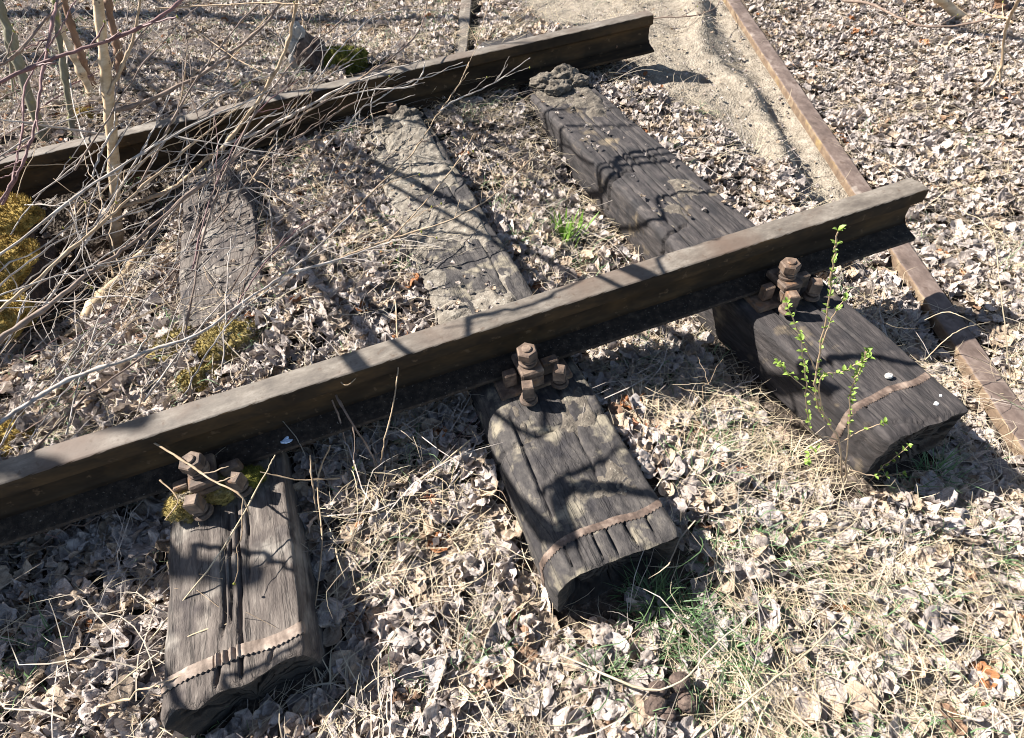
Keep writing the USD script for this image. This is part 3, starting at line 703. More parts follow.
# ------------------------------------------------------------------ litter: dry leaves
def leaf_mesh(seed, ln=.05, wide=.9, curl=.6, bend=.4, crumple=.25, fold=0.0):
    """A dry roundish leaf with a short stalk; lies in xy with its stalk at the origin side. Returns mesh and uv."""
    rs = RS(seed)
    nu, nv = 12, 9
    u = np.linspace(0, 1, nu)[:, None]; v = np.linspace(-1, 1, nv)[None, :]
    half = .5 * wide * np.sin(np.pi * np.clip(u, 0, 1) ** .78) ** .7 * (1 + .06 * rs.randn(nu, 1))
    half = np.maximum(half, .012)
    X = ln * (u - .5) + 0 * v
    s = half * ln * v                        # distance from the midrib
    k = curl * (1 + .4 * np.sin(3 * u + rs.rand() * 6)) / (ln * .5)
    ang = s * k + 1e-9
    Y = np.sin(ang) / (k + 1e-9); Z = (1 - np.cos(ang)) / (k + 1e-9) + fold * np.abs(s)
    Z = Z + bend * ln * ((u - .45) ** 2) * 1.3 * rs.choice([-.6, 1])
    p = np.stack([X / ln * 4, Y / ln * 4, 0 * X], -1)
    Z = Z + (meshkit.fbm(p + seed * 7.3, 3, seed) - .5) * ln * crumple
    Z = Z + np.abs(meshkit.fbm(p * 1.3 + seed * 5.7, 2, seed + 90) - .5) * ln * crumple * .9 + (meshkit.fbm(p * 3.2 + seed, 2, seed + 33) - .5) * ln * crumple * .3
    X = X + (meshkit.fbm(p + seed * 3.1, 2, seed + 50) - .5) * ln * crumple * .5
    g = grid_mesh(np.stack([X, Y, Z], -1))
    uv = np.stack([np.repeat(u, nv, 1), np.repeat((v + 1) / 2, nu, 0)], -1).reshape(-1, 2)
    g.vertices = g.vertices - [0, 0, g.vertices[:, 2].min() * .6]
    st = tube(smooth_line([[-ln * .5, 0, g.vertices[3, 2]], [-ln * .72, ln * .06 * rs.randn(), g.vertices[3, 2] + .003], [-ln * .95, ln * .15 * rs.randn(), 0.002]], 5), .0007, 3, cap=False)
    nvv = len(g.vertices)
    out = mesh_of(np.vstack([g.vertices, st.vertices]), np.vstack([g.faces, st.faces + nvv]))
    uv = np.vstack([uv, np.tile([[.5, .5]], (len(st.vertices), 1))])
    return out, uv


LEAVES = []          # (mesh, uv, tone)
for _i in range(20):
    _rs = RS(500 + _i)
    tone = ['leaf_pale', 'leaf_pale', 'leaf_grey', 'leaf_pale', 'leaf_pale', 'leaf_grey', 'leaf_tan', 'leaf_grey', 'leaf_pale', 'leaf_tan'][_i % 10]
    if _i == 12:
        tone = 'leaf_brown'
    if _i == 17:
        tone = 'leaf_russet'
    LEAVES.append((*leaf_mesh(600 + _i, .05, _rs.uniform(.72, 1.05), _rs.choice([-1, 1]) * _rs.uniform(.15, 1.3 if tone != 'leaf_brown' else 2.2), _rs.uniform(.1, .9), _rs.uniform(.3, .8), _rs.uniform(-.3, .5)), tone))


def quat(rotz, tilt, tilt_dir):
    """Unit quaternions (w, x, y, z): spin about z, then tip over."""
    a = rotz / 2; q1 = np.stack([np.cos(a), 0 * a, 0 * a, np.sin(a)], -1)
    b = tilt / 2; q2 = np.stack([np.cos(b), np.sin(b) * np.cos(tilt_dir), np.sin(b) * np.sin(tilt_dir), 0 * b], -1)
    w1, x1, y1, z1 = q2.T; w2, x2, y2, z2 = q1.T
    return np.stack([w1 * w2 - x1 * x2 - y1 * y2 - z1 * z2, w1 * x2 + x1 * w2 + y1 * z2 - z1 * y2, w1 * y2 - x1 * z2 + y1 * w2 + z1 * x2, w1 * z2 + x1 * y2 - y1 * x2 + z1 * w2], -1)


def slope_tilt(x, y):
    e = .03
    return (gh(x + e, y) - gh(x - e, y)) / (2 * e), (gh(x, y + e) - gh(x, y - e)) / (2 * e)


def instancer(name, label, protos, pos, q, sc, idx, cat=None):
    pi = UsdGeom.PointInstancer.Define(stage, '/World/' + name)
    paths = []
    for nm, g, mat, uv in protos:
        path = numbered(f'/World/{name}/protos', nm)
        usdkit.mesh(stage, path, g, L[mat], smooth=True, uv=uv)
        paths.append(path)
    UsdGeom.Scope.Define(stage, f'/World/{name}/protos')
    for x in paths:
        pi.CreatePrototypesRel().AddTarget(x)
    pi.CreateProtoIndicesAttr(Vt.IntArray.FromNumpy(idx.astype(np.int32)))
    pi.CreatePositionsAttr(Vt.Vec3fArray.FromNumpy(pos.astype(np.float32)))
    q = q / np.linalg.norm(q, axis=1, keepdims=True)
    pi.CreateOrientationsAttr(Vt.QuathArray([Gf.Quath(float(a[0]), float(a[1]), float(a[2]), float(a[3])) for a in q]))
    pi.CreateScalesAttr(Vt.Vec3fArray.FromNumpy(np.repeat(np.asarray(sc)[:, None], 3, 1).astype(np.float32) if np.ndim(sc) == 1 else np.asarray(sc, np.float32)))
    tag(pi.GetPrim(), label, kind='stuff')
    return pi


def on_panel(x, y, margin=0.0):
    """True where a sleeper or a rail stands."""
    r = np.zeros(np.shape(x), bool)
    (a, b, c0, d) = SLEEPERS[0]; r |= (x > a - margin - .012) & (x < b + margin) & (y > c0 - margin - .025) & (y < d)
    (a, b, c0, d) = SLEEPERS[1]; r |= (x > a - margin) & (x < b + margin) & (y > c0 - margin - .03) & (y < .12)
    r |= (x > a + .02) & (x < b + margin) & (y > .1) & (y < d)
    (a, b, c0, d) = SLEEPERS[2]; r |= (x > a - margin) & (x < b + margin) & (y > c0 - margin) & (y < .05)
    e = .05 * np.sin(y * 23) + .03 * np.sin(y * 61 + 1); r |= (x > a - .005) & (x < b - .07 + e) & (y > .6 + e) & (y < 1.1 + e)
    s, t = low_s(x, y); r |= np.abs(s) < .045 + margin
    s2 = (np.stack([x, y], -1) - at(463.5, 23, -.02)[:2]) @ LOW_N; r |= (s2 > -.04) & (s2 < .075) & (y > GAUGE + .05)
    return r


# how thickly straw, green grass and leaves lie, surveyed at spots of the photograph: (px, py, straw, green, leaves, twigs)
SURVEY = [(60, 30, 0.104, 0.02, 1.265, 0.0168), (250, 40, 0.156, 0.03, 1.265, 0.0168), (400, 40, 0.312, 0.05, 0.92, 0.0224), (560, 15, 0.3, 0.02, 0.8, 0.05), (700, 30, 0.1, 0, 0.35, 0), (700, 90, 0.15, 0.01, 0.6, 0), (680, 150, 0.15, 0, 0.9, 0), (770, 170, 0.1, 0, 0.6, 0), (840, 60, 0.15, 0, 1.2, 0.1), (980, 60, 0.1, 0, 1.3, 0.1), (950, 160, 0.5, 0.03, 1.1, 0.1), (860, 120, 0.2, 0.01, 1.2, 0), (1000, 260, 0.9, 0.05, 0.9, 0.1),
          (560, 160, 0.5, 0.02, 0.9, 0.05), (510, 190, 0.7, 0.06, 0.8, 0.1), (600, 270, 0.2, 0.02, 1.1, 0.1), (540, 240, 0.3, 0.05, 1.1, 0.1), (480, 130, 0.8, 0.05, 0.7, 0.3), (330, 170, 0.312, 0.03, 1.035, 0.1008), (330, 280, 0.156, 0.01, 1.38, 0.056), (400, 320, 0.208, 0.03, 1.265, 0.0224), (260, 330, 0.312, 0.12, 0.805, 0.0896), (160, 300, 0.26, 0.05, 0.805, 0.1456), (60, 280, 0.208, 0.05, 0.46, 0.1456), (80, 400, 0.208, 0.06, 1.035, 0.112), (150, 400, 0.156, 0, 1.265, 0.0896), (110, 220, 0.026, 0, 0.15, 0.056), (70, 215, 0, 0, 0.03, 0.0112), (60, 245, 0, 0, 0.05, 0.0336), (200, 160, 0.208, 0.02, 0.69, 0.1344),
          (60, 580, 0.25, 0.03, 1, 0.4), (60, 690, 0.2, 0.03, 1.3, 0.3), (140, 640, 0.2, 0.02, 1.2, 0.2), (380, 450, 0.5, 0.05, 0.9, 0.7), (350, 560, 0.7, 0.04, 0.9, 0.6), (430, 560, 0.7, 0.03, 1.1, 0.3), (500, 640, 0.5, 0.04, 1.3, 0.1), (430, 690, 0.8, 0.05, 0.9, 0.2), (560, 700, 0.9, 0.1, 0.8, 0.1), (640, 620, 0.8, 0.65, 0.6, 0.05), (700, 560, 1.5, 0.455, 0.5, 0.1), (690, 400, 1, 0.12, 0.7, 0.2), (720, 350, 1, 0.12, 0.8, 0.1), (650, 460, 1, 0.15, 0.8, 0.2), (760, 450, 1, 0.1, 0.9, 0.1), (800, 500, 1.6, 0.25, 0.4, 0.1),
          (780, 560, 1.7, 0.39, 0.35, 0.1), (720, 650, 1.7, 0.78, 0.25, 0.1), (850, 640, 1.5, 0.325, 0.45, 0.1), (930, 640, 1.1, 0.195, 0.8, 0.1), (980, 700, 0.9, 0.13, 0.9, 0.1), (900, 560, 1.4, 0.195, 0.5, 0.1), (960, 520, 0.6, 0.2, 0.9, 0.1), (990, 470, 0.8, 0.1, 0.9, 0.1), (900, 300, 0.2, 0.03, 1.3, 0), (930, 360, 0.3, 0.03, 1.2, 0.1), (1010, 380, 0.9, 0.1, 0.9, 0.1), (800, 720, 1.5, 0.455, 0.4, 0.1)]
SURVEY = np.array(SURVEY)
_sp = np.array([at(a, b, -.1)[:2] for a, b in SURVEY[:, :2]])


def survey(x, y):
    d2 = (x[:, None] - _sp[None, :, 0]) ** 2 + (y[:, None] - _sp[None, :, 1]) ** 2
    dist = np.hypot(_sp[:, 0] - CAM[0], _sp[:, 1] - CAM[1]) * .12 + .06
    w = np.exp(-d2 / (2 * dist[None] ** 2)) + 1e-9 / (d2 + .05) ** 2
    w /= w.sum(1, keepdims=True)
    return w @ SURVEY[:, 2:]


def spread(n, seed, margin=.5):
    """n random spots on the ground, evenly over what the photograph could show and a margin round it."""
    rs = RS(seed)
    x = rs.uniform(-3.2, 5.0, n * 3); y = rs.uniform(-1.5, 6.5, n * 3)
    p = px_of(np.stack([x, y, -.1 + 0 * x], -1))
    dist = p[:, 2]
    px_m = margin * F / np.maximum(dist, .3)
    ok = (dist > .3) & (p[:, 0] > -px_m) & (p[:, 0] < W + px_m) & (p[:, 1] > -px_m) & (p[:, 1] < H + px_m)
    return x[ok], y[ok]


def leaf_litter():
    x, y = spread(84000, 11)
    rs = RS(12)
    sv = survey(x, y)
    sd = sandiness(x, y)
    p = np.stack([x, y, 0 * x], -1)
    clump = .45 + 1.1 * meshkit.fbm(p * 5, 3, 31)
    keep = rs.rand(len(x)) < np.clip(sv[:, 2] / 1.1 * clump * (1 - .88 * sd), 0, 1)
    keep &= ~on_panel(x, y, .012)
    x, y, sd = x[keep], y[keep], sd[keep]
    n = len(x)
    sx, sy = slope_tilt(x, y)
    tilt = np.abs(rs.normal(0, .21, n)) + .4 * (rs.rand(n) < .1)
    tilt = np.minimum(tilt, 1.35)
    z = gh(x, y) + rs.uniform(-.002, .02, n) + .012 * np.sin(tilt)
    sc = np.clip(np.exp(rs.normal(-.3, .38, n)), .25, 1.3) * np.clip(1.0 - .09 * np.maximum(y, 0), .78, 1) * np.where((x > 1.2) & (y > .2), .85, 1) * (1 - .6 * sd)
    pw = np.ones(20); pw[17] = .12; pw[12] = .6; pw[[6, 9, 16, 19]] = 1.0; idx = rs.choice(20, n, p=pw / pw.sum())
    instancer('leaf_litter', 'dense litter of small curled dry leaves', [('leaf', g, t, uv) for g, uv, t in LEAVES], np.stack([x, y, z], -1), quat(rs.uniform(0, 6.28, n), tilt, rs.uniform(0, 6.28, n)), sc, idx)
    return n


n_leaf = leaf_litter()

# the largest leaves one can point at, in front: each a thing
PROTO = UsdGeom.Scope.Define(stage, '/World/Looks')


def place_copy(name, first, loc, rot, scale, label, cat, group):
    """A copy of a thing under the next number, with its own label."""
    x = UsdGeom.Xform.Define(stage, numbered('/World', name))
    if first is not None:
        x.GetPrim().GetReferences().AddInternalReference(first.GetPath())
        x.GetPrim().SetInstanceable(True)
    x.ClearXformOpOrder()
    x.AddTranslateOp().Set(Gf.Vec3d(*map(float, loc)))
    x.AddRotateXYZOp().Set(Gf.Vec3f(*map(float, rot)))
    x.AddScaleOp().Set(Gf.Vec3f(*[float(scale)] * 3) if np.ndim(scale) == 0 else Gf.Vec3f(*map(float, scale)))
    tag(x.GetPrim(), label, cat, group)
    _loc[str(x.GetPath())] = np.zeros(3)
    return x


WORD = {'leaf_pale': 'pale cream', 'leaf_grey': 'silvery grey', 'leaf_tan': 'tan', 'leaf_brown': 'dark brown', 'leaf_russet': 'russet'}
BIG = [(*leaf_mesh(900 + i, .052, RS(i).uniform(.8, 1.05), RS(i + 9).choice([-1, 1]) * RS(i).uniform(.15, .9), RS(i + 3).uniform(.1, .6), RS(i + 5).uniform(.3, .75), 0), t)
       for i, t in enumerate(['leaf_pale', 'leaf_grey', 'leaf_tan', 'leaf_pale', 'leaf_grey', 'leaf_brown', 'leaf_tan', 'leaf_pale'])]
_firsts = {}


def put_leaf(k, loc, rot, scale, label, group):
    g, uv, t = BIG[k]
    if k not in _firsts:
        x = place_copy('dry_leaf', None, loc, rot, scale, label, 'leaf', group)
        usdkit.mesh(stage, str(x.GetPath()) + '/blade', g, L[t], smooth=True, uv=uv)
        _firsts[k] = x
    else:
        place_copy('dry_leaf', _firsts[k], loc, rot, scale, label, 'leaf', group)


def where_is(px, py):
    if px < 165: return 'under the front rail at the left edge' if py < 590 else 'beside the left flank of the leftmost sleeper' if px > 85 else 'at the bottom left edge'
    if px < 560 and py > 440:
        if py < 520: return 'in shade under the front rail, left of the middle sleeper'
        if px < 400: return 'right of the leftmost sleeper end' if py < 640 else 'at the bottom right of the leftmost sleeper'
        return 'against the left flank of the middle sleeper' if py < 620 else 'in front of the middle sleeper end'
    if px < 760 and py < 500: return 'right of the middle sleeper' if px < 690 else 'left of the right sleeper'
    if px > 880 and py < 530: return 'beside the sunken rail by the right sleeper'
    if px < 740: return 'around the green tufts by the middle sleeper end'
    return 'in straw below the right sleeper' if py < 610 else 'in straw at the bottom right corner' if px > 880 else 'in straw at the bottom, right of the clods'


rs = RS(77)
_cand = []
for _ in range(6000):
    px, py = rs.uniform(2, 1022), rs.uniform(330, 736)
    if len(_cand) >= 235: break
    q = on_ground(px, py)
    if q[1] > .0 and px < 640: continue
    if on_panel(np.array([q[0]]), np.array([q[1]]), .03)[0]: continue
    if rs.rand() > (py / 738.) ** 2.2 * np.clip(survey(q[None, 0], q[None, 1])[0, 2] / 1.1, .15, 1): continue
    pr = px_of(q[None])[0]
    if not (0 < pr[0] < W and 0 < pr[1] < H): continue
    if any(np.hypot(q[0] - o[0], q[1] - o[1]) < .028 for o in _cand): continue
    _cand.append(q)
    k = rs.choice(8, p=[.18, .16, .16, .14, .12, .05, .09, .10])
    sc_ = np.clip(rs.normal(.85, .22), .45, 1.25)
    wd = ('small ' if sc_ < .72 else 'large ' if sc_ > .98 else '') + WORD[BIG[k][2]]; wh = where_is(px, py)
    put_leaf(k, q + [0, 0, rs.uniform(.012, .026)], (rs.normal(0, 22), rs.normal(0, 22), rs.uniform(0, 360)), sc_,
             f'{wd} dry leaf {wh}', f'{wd} dry leaves {wh}')

for k, px, py, sc, rot, lab in [
        (1, 428, 622, .95, (8, -14, 200), 'round silver-grey leaf with clear veins left of the middle sleeper end'),
        (4, 407, 644, 1.05, (14, 10, 100), 'crumpled grey leaf just below the round one, left of middle sleeper end'),
        (0, 810, 597, 1.0, (4, 6, 20), 'oval pale leaf lying flat in the straw, right foreground'),
        (5, 940, 722, 1.0, (20, 20, 60), 'curled orange-brown leaf at the bottom edge of the right foreground'),
        (3, 601, 641, .95, (-5, 8, 150), 'pale round leaf just below the middle sleeper end'),
        (2, 520, 598, .9, (30, 12, 80), 'upright tan leaf left of the middle sleeper end'),
        (3, 925, 632, 1.3, (0, 18, 10), 'large pale leaf folded over a grey one, right foreground'),
        (1, 764, 524, 1.15, (6, 5, 300), 'pale grey leaf in straw below the right sleeper'),
        (0, 888, 640, 1.0, (10, -10, 30), 'cream leaf left of the large folded one, right foreground'),
        (4, 725, 570, 1.0, (8, 20, 80), 'dull grey leaf in the shade right of middle sleeper end'),
        (0, 970, 445, 1.0, (10, 20, 40), 'tan leaf wedged between right sleeper end and sunken rail')]:
    q = on_ground(px, py)
    put_leaf(k, q + [0, 0, .03], rot, sc, lab, None)

# small flakes of leaf lying on the timbers
rs = RS(88)
n = 240
x = np.concatenate([rs.uniform(.11, .3, 120), rs.uniform(.84, 1.085, 60), rs.uniform(-.55, -.33, 60)]); y = np.concatenate([rs.uniform(.15, 1.42, 120), rs.uniform(.3, 1.42, 60), rs.uniform(.6, 1.3, 60)])
instancer('leaf_flakes', 'flakes of dry leaf scattered on the sleepers', [('leaf', g, t, uv) for g, uv, t in LEAVES[:10]], np.stack([x, y, rs.uniform(.004, .014, n)], -1), quat(rs.uniform(0, 6.28, n), np.abs(rs.normal(0, .3, n)), rs.uniform(0, 6.28, n)), rs.uniform(.12, .4, n), rs.randint(0, 10, n))


# ------------------------------------------------------------------ grass
def blade(P, w, seed=0):
    """A ribbon along the points, tapering, slightly keeled."""
    C = smooth_line(P, 7)
    T = np.gradient(C, axis=0); T /= np.linalg.norm(T, axis=1, keepdims=True)
    S = np.cross(T, [0.1, 0.05, 1]); S /= np.maximum(np.linalg.norm(S, axis=1, keepdims=True), 1e-6)
    R = w * np.array([.8, 1, 1, .95, .8, .5, .1])[:, None] / 2
    V = np.stack([C - S * R, C + np.cross(S, T) * -R * .35, C + S * R], 1)
    return grid_mesh(V)


def straw_clump(seed, n=16, ln=.13, lie=.85, w=.00125, spread_=.05):
    rs = RS(seed); out = []
    main = rs.uniform(0, 6.28)
    for i in range(n):
        a = main + rs.normal(0, .8); l = ln * rs.uniform(.5, 1.3); x, y = rs.normal(0, spread_, 2)
        e = rs.uniform(0, 1) ** 2 * (1 - lie) * 1.4
        d = np.array([math.cos(a), math.sin(a)]); s = np.array([-d[1], d[0]])
        k1, k2 = rs.normal(0, .26, 2)
        z0 = rs.uniform(0, .012)
        P = [[x, y, z0]]
        for t, k in ((.35, k1 * .5), (.7, k1), (1, k1 + k2)):
            q = np.array([x, y]) + d * l * t * math.cos(e) + s * l * k * t
            P.append([*q, z0 + l * math.sin(e) * t * (1.4 - .7 * t) + rs.uniform(0, .012)])
        out.append(blade(P, w * rs.uniform(.6, 1.3)))
    return cat_mesh(out)


_clod = on_ground(666, 704)


def grass_field(name, label, n, col, protos, mat, seed, zoff=(0, .015), smin=.7, smax=1.2, gain=.6, tilt=.12):
    x, y = spread(n, seed)
    rs = RS(seed + 1)
    sv = survey(x, y)[:, col]
    p = np.stack([x, y, 0 * x], -1)
    keep = rs.rand(len(x)) < np.clip(sv * gain * (.3 + 1.4 * meshkit.fbm(p * 6, 3, seed)), 0, 1) * (1 - .9 * sandiness(x, y))
    keep &= ~on_panel(x, y, .05) & (np.hypot(x - _clod[0], y - _clod[1]) > .055 + .02 * rs.rand(len(x)))
    x, y = x[keep], y[keep]; k = len(x)
    z = gh(x, y) + rs.uniform(*zoff, k)
    instancer(name, label, [('tuft', g, mm, None) for g, mm in protos], np.stack([x, y, z], -1), quat(rs.uniform(0, 6.28, k), np.abs(rs.normal(0, tilt, k)), rs.uniform(0, 6.28, k)), rs.uniform(smin, smax, k), rs.randint(0, len(protos), k))
    return k


n_straw = grass_field('dry_grass', 'matted straw-coloured dead grass', 20000, 0, [(straw_clump(700 + i), 'straw' if i % 3 else 'straw_grey') for i in range(9)] + [(straw_clump(720 + i, 7, .11, .35), 'straw') for i in range(3)], 'straw', 41)
n_green = grass_field('green_grass', 'thin fresh blades of green grass among the straw', 22000, 1, [(straw_clump(740 + i, 9, .075, .05, .002, .022), 'grass_green') for i in range(5)], 'grass_green', 43, smin=.5, smax=1.1, gain=1.5)
n_twl = grass_field('twig_litter', 'fine dead stalks and twigs tangled over the litter', 8000, 3, [(straw_clump(760 + i, 5, .2, .7, .0018, .06), 'twig_grey' if i % 2 else 'straw_grey') for i in range(6)], 'twig_grey', 45, zoff=(.005, .04), smin=.6, smax=1.3, gain=.55, tilt=.2)


def tuft(px, py, n, ln, label, mat='grass_green', w=.0028, seed=0, flop=.5, sp=.015, cat='grass tuft', name='grass_tuft', group=None):
    rs = RS(seed); q = on_ground(px, py); out = []
    for i in range(n):
        a = rs.uniform(0, 6.28); l = ln * rs.uniform(.5, 1.15); e = np.clip(rs.normal(1.05, .28), .25, 1.5)
        d = np.array([math.cos(a), math.sin(a)]); b = q + [*rs.normal(0, sp, 2), -.004]
        P = [b]
        for t in (.35, .7, 1.):
            el = e - flop * t * t
            P.append(P[-1] + .34 * l * np.array([d[0] * math.cos(el), d[1] * math.cos(el), math.sin(el)]))
        out.append(blade(P, w * rs.uniform(.6, 1.2)))
    t = thing(name, label, cat, q, group)
    part(t, 'blades', cat_mesh(out), mat, smooth=True)
    return t


for i, (px, py, n, ln, lab) in enumerate([
        (652, 606, 120, .11, 'lush green grass tuft at the right corner of the middle sleeper end'), (632, 592, 26, .06, 'short green tuft against the middle sleeper end'), (738, 655, 110, .085, 'low spreading green tuft right of the brown clods'),
        (930, 478, 60, .10, 'dark green grass tuft in the shade of the right sleeper end'), (905, 492, 30, .08, 'thin green tuft before the right sleeper end'), (30, 690, 14, .10, 'few green blades at the bottom left corner'),
        (212, 727, 12, .09, 'green blades in front of the leftmost sleeper end'), (655, 403, 16, .06, 'sparse green blades right of the middle fastening'), (745, 690, 90, .08, 'flat green tuft nearest the bottom edge right of the clods'),
        (690, 628, 110, .09, 'green tuft between the middle sleeper end and the clods'), (445, 455, 10, .05, 'tiny green shoot among dead stalks under the front rail'), (60, 640, 12, .12, 'straggling green and yellow tuft left of the leftmost sleeper'), (1005, 560, 16, .06, 'small green tuft at the right edge below the sunken rail')]):
    tuft(px, py, n, ln, lab, seed=300 + i)
for i, (px, py, n, ln, lab) in enumerate([
        (640, 425, 34, .12, 'dry straw tuft standing right of the middle sleeper'), (420, 505, 34, .12, 'dead grass tuft with curled stalks between the leftmost and middle sleepers'), (455, 545, 40, .14, 'dead grass tuft lying toward the middle sleeper end'),
        (790, 475, 46, .13, 'straw tuft round the foot of the green sapling'), (880, 560, 46, .16, 'long straw tuft below the right sleeper end'), (1000, 400, 26, .16, 'dry grass tuft right of the sunken rail'), (320, 520, 26, .12, 'dead grass tuft along the right side of the leftmost sleeper'),
        (500, 185, 40, .07, 'yellowish dead grass tuft behind the front rail beside the middle sleeper'), (160, 560, 16, .10, 'dry stalk tuft left of the leftmost sleeper'), (345, 700, 34, .13, 'straw tuft at the bottom edge right of the leftmost sleeper')]):
    tuft(px, py, n, ln, lab, mat='straw', seed=400 + i, flop=1.3, sp=.03, w=.0022)

# the bright little herb between the sleepers
_q = on_ground(566, 243)
t = thing('green_herb', 'small bright green herb growing in leaves between the rear parts of two sleepers', 'herb', _q)
rs = RS(5)
for i in range(58):
    a = rs.uniform(0, 6.28); d = np.array([math.cos(a), math.sin(a), 0]); b = _q + [*rs.normal(0, .026, 2), 0]
    l = rs.uniform(.05, .11); e = rs.uniform(.7, 1.4)
    tip = b + l * (d * math.cos(e) + [0, 0, math.sin(e)]); mid = (b + tip) / 2 + [0, 0, .008]
    C = smooth_line([b, mid, tip], 6); S = np.cross(C[-1] - C[0], [0, 0, 1.0]); S /= np.linalg.norm(S)
    R = np.array([.15, .5, 1, .95, .6, .1])[:, None] * .0042
    part(t, 'leaf', grid_mesh(np.stack([C - S * R, C + [0, 0, -.001], C + S * R], 1)), 'herb_green', smooth=True)


# ------------------------------------------------------------------ moss, stones, clods and scraps
def mound(c0, rx, ry, rz, seed, amp=.25, n=3):
    g = trimesh.creation.icosphere(n)
    v = g.vertices * (1 + amp * 2 * (meshkit.fbm(g.vertices * 2.2 + seed, 3, seed)[:, None] - .5))
    v = v * [rx, ry, rz]
    v = v + (meshkit.fbm(v * 90, 2, seed)[:, None] - .5) * min(rx, ry, rz) * .12 * g.vertices
    return mesh_of(v + c0, g.faces)


def fuzz(g, n, ln, seed):
    """Short mossy shoots standing on the upper side of a mesh."""
    rs = RS(seed)
    p, fi = trimesh.sample.sample_surface(g, n, seed=seed)
    N = g.face_normals[fi]; k = N[:, 2] > -.2; p, N = p[k], N[k]
    d = N + rs.normal(0, .5, N.shape) + [0, 0, .3]; d /= np.linalg.norm(d, axis=1, keepdims=True)
    s = np.cross(d, rs.normal(0, 1, d.shape)); s /= np.linalg.norm(s, axis=1, keepdims=True)
    l = ln * rs.uniform(.4, 1.2, (len(p), 1)); w = ln * .16
    V = np.stack([p - s * w, p + s * w, p + d * l], 1).reshape(-1, 3)
    return mesh_of(V, np.arange(len(V)).reshape(-1, 3))


def moss(px, py, rx, ry, rz, label, mat='moss', seed=0, dz=0.0, n=4500, ln=.009, loc=None):
    q = np.array(loc, float) if loc is not None else on_ground(px, py) + [0, 0, dz]
    t = thing('moss_cushion', label, 'moss', q)
    g = mound(q, rx, ry, rz, seed, .3, 4)
    b = part(t, 'cushion', g, mat, smooth=True)
    part(b, 'shoots', fuzz(g, n, ln, seed), mat, smooth=False, kind='stuff')
    return t


_q = at(2, 232, .02)
moss(0, 0, .14, .15, .05, 'upper golden moss cushion at the left edge below the rear rail', seed=3, loc=at(-8, 222, .06), n=9000, ln=.012)
moss(0, 0, .14, .15, .05, 'golden moss cushion at the left edge, in the middle of three', seed=4, loc=at(-14, 268, .03), n=9000, ln=.012)
moss(0, 0, .12, .13, .05, 'lower moss cushion at the left edge near a dark hollow', seed=5, loc=at(-14, 322, .0), n=7000, ln=.012)
moss(12, 440, .09, .07, .035, 'flat olive moss patch behind the front rail at the left edge', seed=6)
for i, (px, py, rx, lab) in enumerate([(185, 352, .09, 'ochre moss patch on the hidden part of the leftmost sleeper'), (228, 345, .08, 'thin ochre moss patch right of the leftmost sleeper behind the front rail'), (205, 385, .06, 'small yellow moss patch against the back of the front rail')]):
    moss(px, py, rx * 1.1, rx * .85, .05, lab, 'moss_dull', seed=20 + i, n=4000, ln=.009)
moss(0, 0, .042, .04, .03, 'ochre moss cushion left of the screw on the leftmost sleeper', 'moss_dull', seed=8, loc=at(187, 503, .02), n=2600, ln=.006)
moss(0, 0, .05, .036, .026, 'brown moss cushion between the screws on the leftmost sleeper', 'moss_dull', seed=9, loc=at(222, 487, .016), n=2600, ln=.006)
moss(0, 0, .03, .026, .02, 'small green moss cushion right of the bolt on the leftmost sleeper', 'green_moss', seed=10, loc=at(250, 478, .016), n=1500, ln=.006)
moss(85, 119, .06, .05, .04, 'bright moss cushion behind the rear rail beside the birch trunk', seed=12, n=2500)

_q = at(-22, 270, -.02)
single('decayed_log', 'dark decayed log under the golden moss at the left edge', 'log', mound(_q + [-.02, .02, -.10], .16, .34, .13, 37, .3, 4), 'clod', smooth=True)
_q = on_ground(318, 74)
t = thing('mossy_stump', 'dark decayed stump with moss behind the rear rail', 'stump', _q)
b = part(t, 'stump', mound(_q + [-.02, 0, .06], .09, .09, .12, 31, .5, 4), 'clod', smooth=True)
g = mound(_q + [.11, -.02, .03], .13, .08, .07, 33, .4, 4); part(t, 'moss', g, 'green_moss', smooth=True)
part(t, 'moss', fuzz(g, 3500, .012, 3), 'green_moss', smooth=False, kind='stuff')
for k, (dx, dz, r) in enumerate([(-.06, .15, .035), (-.03, .2, .03), (-.075, .09, .03)]):
    part(t, 'bark_flake', mound(_q + [dx, -.05, dz], r, r * .6, r * 1.3, 40 + k, .4), 'stone', smooth=30)


def stone(px, py, r, label, mat='stone', seed=0, dz=0.0, flat=.6, group=None, cat='stone', name='stone'):
    q = on_ground(px, py) + [0, 0, dz]
    v = RS(seed).normal(0, 1, (22, 3)); v /= np.linalg.norm(v, axis=1, keepdims=True)
    h = trimesh.convex.convex_hull(v * [r, r * RS(seed).uniform(.6, .95), r * flat]).subdivide().subdivide()
    h.vertices = h.vertices + (meshkit.fbm(h.vertices / r * 2, 3, seed)[:, None] - .5) * r * .25 + q
    return single(name, label, cat, h, mat, group, smooth=30)


